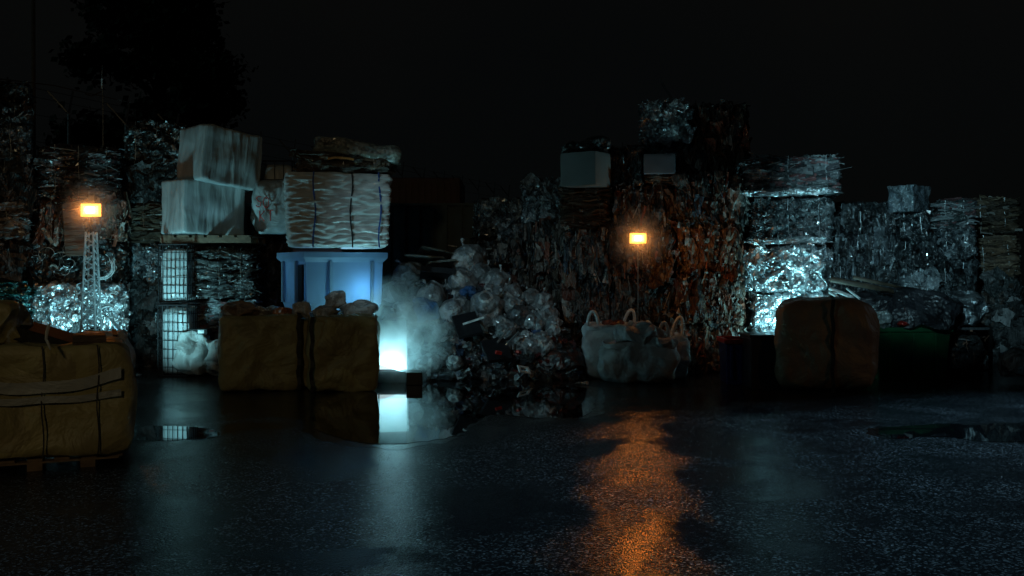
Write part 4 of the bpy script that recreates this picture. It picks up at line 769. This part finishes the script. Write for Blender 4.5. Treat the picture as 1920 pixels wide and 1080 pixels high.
# rear sheet wall, red container row, fence, pole, tree
mb = MB(); YW = 21.5; hw = at(0, 386, YW).z
xx = -9.; k = 0
while xx < 4:
    z = .05 if k % 2 else 0; mb.box(xx, xx+.16, z, z+.03, 0, hw); xx += .161; k += 1
o = mb.build('steel_sheet_wall', 'sheet', None, (0, YW, 0)); tag(o, 'dark corrugated steel wall behind the rubbish heap', 'wall')
m2 = MB(); m2.box(-9, 4, -.04, .12, hw+.001, hw+.06); m2.build('top_rail', 'sheet', o)
for i in range(6):
    m2 = MB(); m2.box(-9+i*2.5-.05, -9+i*2.5+.05, -.1, -.001, 0, hw); m2.build('post', 'sheet', o)
o = empty('red_container', (at(775, 0, 24.5).x, 25.7, 0), 0, 'dull red steel container showing over the rear wall', 'container'); hz = at(0, 333, 24.5).z
mb = MB(); mb.box(-1.2, 1.2, -1.2, 1.2, .1, hz); mb.build('body', 'redsteel', o, bevel=.02)
for i in range(14): mb = MB(); mb.box(-1.1+i*.165, -1.1+i*.165+.07, -1.235, -1.201, .3, hz-.15); mb.build('rib', 'redsteel', o)
fnc = empty('barbed_fence', (-9, 25.4, 0), 0, 'tall security fence with forked barbed wire arms behind the stacks', 'fence')
dx, dy = 6.4, 15.3; tops = []
for i in range(-6, 14):
    s = i*.105; X, Yy = -8.9+dx*s, 25.4+dy*s; mb = MB(); hh = 5.35
    mb.tube([(X+9, Yy-25.4, 0), (X+9, Yy-25.4, hh)], .035, 6); mb.tube([(X+9, Yy-25.4, hh), (X+8.6, Yy-25.6, hh+.5)], .025, 5); mb.tube([(X+9, Yy-25.4, hh), (X+9.05, Yy-25.3, hh+.55)], .025, 5); mb.build('post', 'strapw', fnc)
    tops.append((X+9, Yy-25.4, hh))
mb = MB()
for z in (2.5, 3.6, 4.6, 5.2): mb.tube([(p[0], p[1], z) for p in tops], .009, 4)
for a, c_, z in ((-.4, -.2, .5), (-.2, -.1, .27)): mb.tube([(p[0]+a, p[1]+c_, p[2]+z) for p in tops], .009, 4)
mb.build('wire', 'strapw', fnc)
# utility pole and drooping branch wire
p = at(62, 0, 18.5); o = empty('utility_pole', (p.x, 18.5, 0), 0, 'slim wooden pole rising out of frame at upper left', 'pole')
mb = MB(); mb.tube([(.02, 0, 0), (.01, 0, 4), (0, 0, 9)], [.05, .042, .035], 8); mb.build('shaft', 'wood', o, smooth=True)
mb = MB(); mb.tube([(0, 0, 8.2), (.0, -.1, 8.2)], .03, 6); mb.build('insulator', 'white', o)
pts = [at(-60, 140, 17), at(0, 148, 17), at(100, 160, 17), at(180, 178, 17), at(245, 192, 17)]
mb = MB(); mb.tube(pts, [.012, .012, .01, .008, .005], 5); mb.tube([at(160, 176, 17), at(172, 180, 17), at(190, 172, 17)], .012, 5); tag(mb.build('bare_branch', 'bark'), 'thin bare branch sloping down past the pole', 'branch')
p = at(193, 330, 17.0); mb = MB(); mb.tube([(0, 0, 0), (0, 0, 1.35), (-.02, 0, 1.8), (-.01, 0, 1.96)], [.012, .01, .008, .004], 5); mb.tube([(-.02, 0, 1.55), (-.02, 0, 1.72)], .014, 6, mi=1); mb.tube([(-.09, 0, 1.42), (0, 0, 1.28), (.03, 0, 1.2)], .008, 4)
tag(mb.build('thin_rod', ['strapw', 'white_tube'], None, p), 'thin upright rod with a shiny tip above the wrapped bale', 'rod')
bale(130, 250, 330, 700, 17.2, 'dark', 'tall dark bale stack behind the film wrapped bale', depth=.8)

# tree
tr = empty('dark_tree', (at(300, 0, 40).x, 40, 0), 0, 'large dark leafy tree standing behind the left stacks', 'tree')
rt = random.Random(12); mb = MB(); mb.tube([(0, 0, 0), (.1, 0, 4), (-.1, .1, 8), (.2, 0, 13), (.3, 0, 17)], [.45, .36, .28, .16, .05], 9); mb.build('trunk', 'bark', tr, smooth=True)
lm = MB(); lf = MB()
for i in range(90):
    z = rt.uniform(3.5, 16.5); a = rt.uniform(0, 6.28); rad = (4.3 if z < 9 else 4.3*(17.8-z)/8.8)*rt.uniform(.55, 1.02)
    rad = max(.8, rad); tip = Vector((math.cos(a)*rad, math.sin(a)*rad, z+rt.uniform(.2, 1.2)))
    lm.tube([(0, 0, z-.8), tip*.5+Vector((0, 0, (z-.3)*.5)), tip], [.1, .06, .02], 5)
    for c in range(6):
        cc_ = Vector((0, 0, z-.3)).lerp(tip, rt.uniform(.35, 1.05))+Vector((rt.gauss(0, .35), rt.gauss(0, .35), rt.gauss(0, .3))); cr2 = rt.uniform(.35, .75)
        for q in range(60):
            p = cc_+Vector((rt.gauss(0, 1), rt.gauss(0, 1), rt.gauss(0, .8)))*cr2*.5; n_ = Vector((rt.uniform(-1, 1), rt.uniform(-1, 1), rt.uniform(-1, 1))).normalized(); u = n_.orthogonal().normalized()*rt.uniform(.1, .2); v_ = n_.cross(u)*.8
            lf.add([p-u, p+v_, p+u, p-v_], [(0, 1, 2, 3)])
lm.build('limbs', 'bark', tr); lf.build('crown', 'leaf', tr)

# ------------------------------------------------------------------ world, sun, yard lights, camera
wd = bpy.data.worlds.new('World'); SC.world = wd; wd.use_nodes = True; ns = wd.node_tree.nodes; ln = wd.node_tree.links
bg = ns['Background']; sky = nd(ns, 'ShaderNodeTexSky', _sky_type='NISHITA', _sun_disc=False); sky.sun_elevation = R(28); sky.sun_rotation = R(-140); sky.air_density = 1.; sky.dust_density = 2.
tc = nd(ns, 'ShaderNodeTexCoord'); sp = nd(ns, 'ShaderNodeSeparateXYZ'); ln.new(tc.outputs['Generated'], sp.inputs[0])
nz = nd(ns, 'ShaderNodeTexNoise', Scale=2.2, Detail=3.); ln.new(tc.outputs['Generated'], nz.inputs['Vector'])
mp_ = nd(ns, 'ShaderNodeMapRange'); mp_.inputs[1].default_value = .03; mp_.inputs[2].default_value = .3; mp_.inputs[3].default_value = .25; mp_.inputs[4].default_value = 1.; ln.new(sp.outputs[2], mp_.inputs[0])
m1 = nd(ns, 'ShaderNodeMath', _operation='MULTIPLY'); ln.new(mp_.outputs[0], m1.inputs[0]); ln.new(nz.outputs[0], m1.inputs[1])
gl = nd(ns, 'ShaderNodeMix', _data_type='RGBA'); gl.inputs[6].default_value = (.0006, .001, .0012, 1); gl.inputs[7].default_value = (.0034, .0031, .0024, 1); ln.new(m1.outputs[0], gl.inputs[0])
sk = nd(ns, 'ShaderNodeVectorMath', _operation='SCALE'); sk.inputs['Scale'].default_value = .00012; ln.new(sky.outputs[0], sk.inputs[0])
ad = nd(ns, 'ShaderNodeVectorMath', _operation='ADD'); ln.new(sk.outputs[0], ad.inputs[0]); ln.new(gl.outputs[2], ad.inputs[1]); ln.new(ad.outputs[0], bg.inputs[0]); bg.inputs[1].default_value = 1.
S = bpy.data.lights.new('moon', 'SUN'); S.energy = .031; S.color = (.4, .9, 1.); S.angle = R(.6); so = bpy.data.objects.new('moon', S); COL.objects.link(so); so.rotation_euler = Vector((.78, .5, -.42)).to_track_quat('-Z', 'Y').to_euler()
# high cool yard floodlight beyond the right edge, raking the wet ground towards the camera
L = bpy.data.lights.new('yard_floodlight_beam', 'SPOT'); L.energy = 9500; L.color = (.38, .74, 1.); L.spot_size = R(42); L.spot_blend = .8; L.shadow_soft_size = .25
lo = bpy.data.objects.new('yard_floodlight_beam', L); COL.objects.link(lo); lo.location = (15, 17, 7.5); lo.rotation_euler = (Vector((5.9, 8.2, 0))-lo.location).to_track_quat('-Z', 'Y').to_euler()
L = bpy.data.lights.new('added_fill_beam', 'SPOT'); L.energy = 1900; L.color = (.42, .85, 1.); L.spot_size = R(21); L.spot_blend = .7; L.shadow_soft_size = .12  # unseen spot added to brighten the right stacks
lo = bpy.data.objects.new('added_fill_beam', L); COL.objects.link(lo); lo.location = (1.5, 4.5, 5.2); lo.rotation_euler = (at(1700, 440, 16.6)-lo.location).to_track_quat('-Z', 'Y').to_euler()
L = bpy.data.lights.new('added_fill_beam', 'SPOT'); L.energy = 1150; L.color = (.5, .87, 1.); L.spot_size = R(17); L.spot_blend = .8; L.shadow_soft_size = .08  # unseen spot added to brighten the heap of sacks
lo = bpy.data.objects.new('added_fill_beam', L); COL.objects.link(lo); lo.location = (-7, 5, 7.5); lo.rotation_euler = (at(925, 560, 16.2)-lo.location).to_track_quat('-Z', 'Y').to_euler()
L = bpy.data.lights.new('far_lamp_beam', 'SPOT'); L.energy = 75; L.color = (1., .55, .2); L.spot_size = R(17); L.spot_blend = .9; L.shadow_soft_size = .15
lo = bpy.data.objects.new('far_lamp_beam', L); COL.objects.link(lo); lo.location = (10.5, 5, 4.5); lo.rotation_euler = (Vector((4.7, 13.6, .7))-lo.location).to_track_quat('-Z', 'Y').to_euler()
# dim warm street lamp behind the camera, left
L = bpy.data.lights.new('street_lamp_beam', 'SPOT'); L.energy = 350; L.color = (1., .76, .4); L.spot_size = R(40); L.spot_blend = .8; L.shadow_soft_size = .4
lo = bpy.data.objects.new('street_lamp_beam', L); COL.objects.link(lo); lo.location = (-2.5, -6, 5.5); lo.rotation_euler = (Vector((-4.6, 11.5, 1.2))-lo.location).to_track_quat('-Z', 'Y').to_euler()

cam = bpy.data.cameras.new('camera'); co = bpy.data.objects.new('camera', cam); COL.objects.link(co); co.location = (0, 0, CH); co.rotation_euler = (R(90), 0, 0)
cam.sensor_width = 36; cam.lens = F/1920*36; cam.shift_y = -(540-YH)/1920; cam.clip_end = 2000; cam.clip_start = .05
SC.camera = co
SC.render.resolution_x = 1024; SC.render.resolution_y = 576
SC.view_settings.view_transform = 'Standard'; SC.view_settings.look = 'None'; SC.view_settings.exposure = 0; SC.view_settings.gamma = 1
cy = SC.cycles; cy.use_denoising = True; cy.max_bounces = 6; cy.volume_bounces = 1; cy.sample_clamp_indirect = 3.; cy.volume_step_rate = 1.5
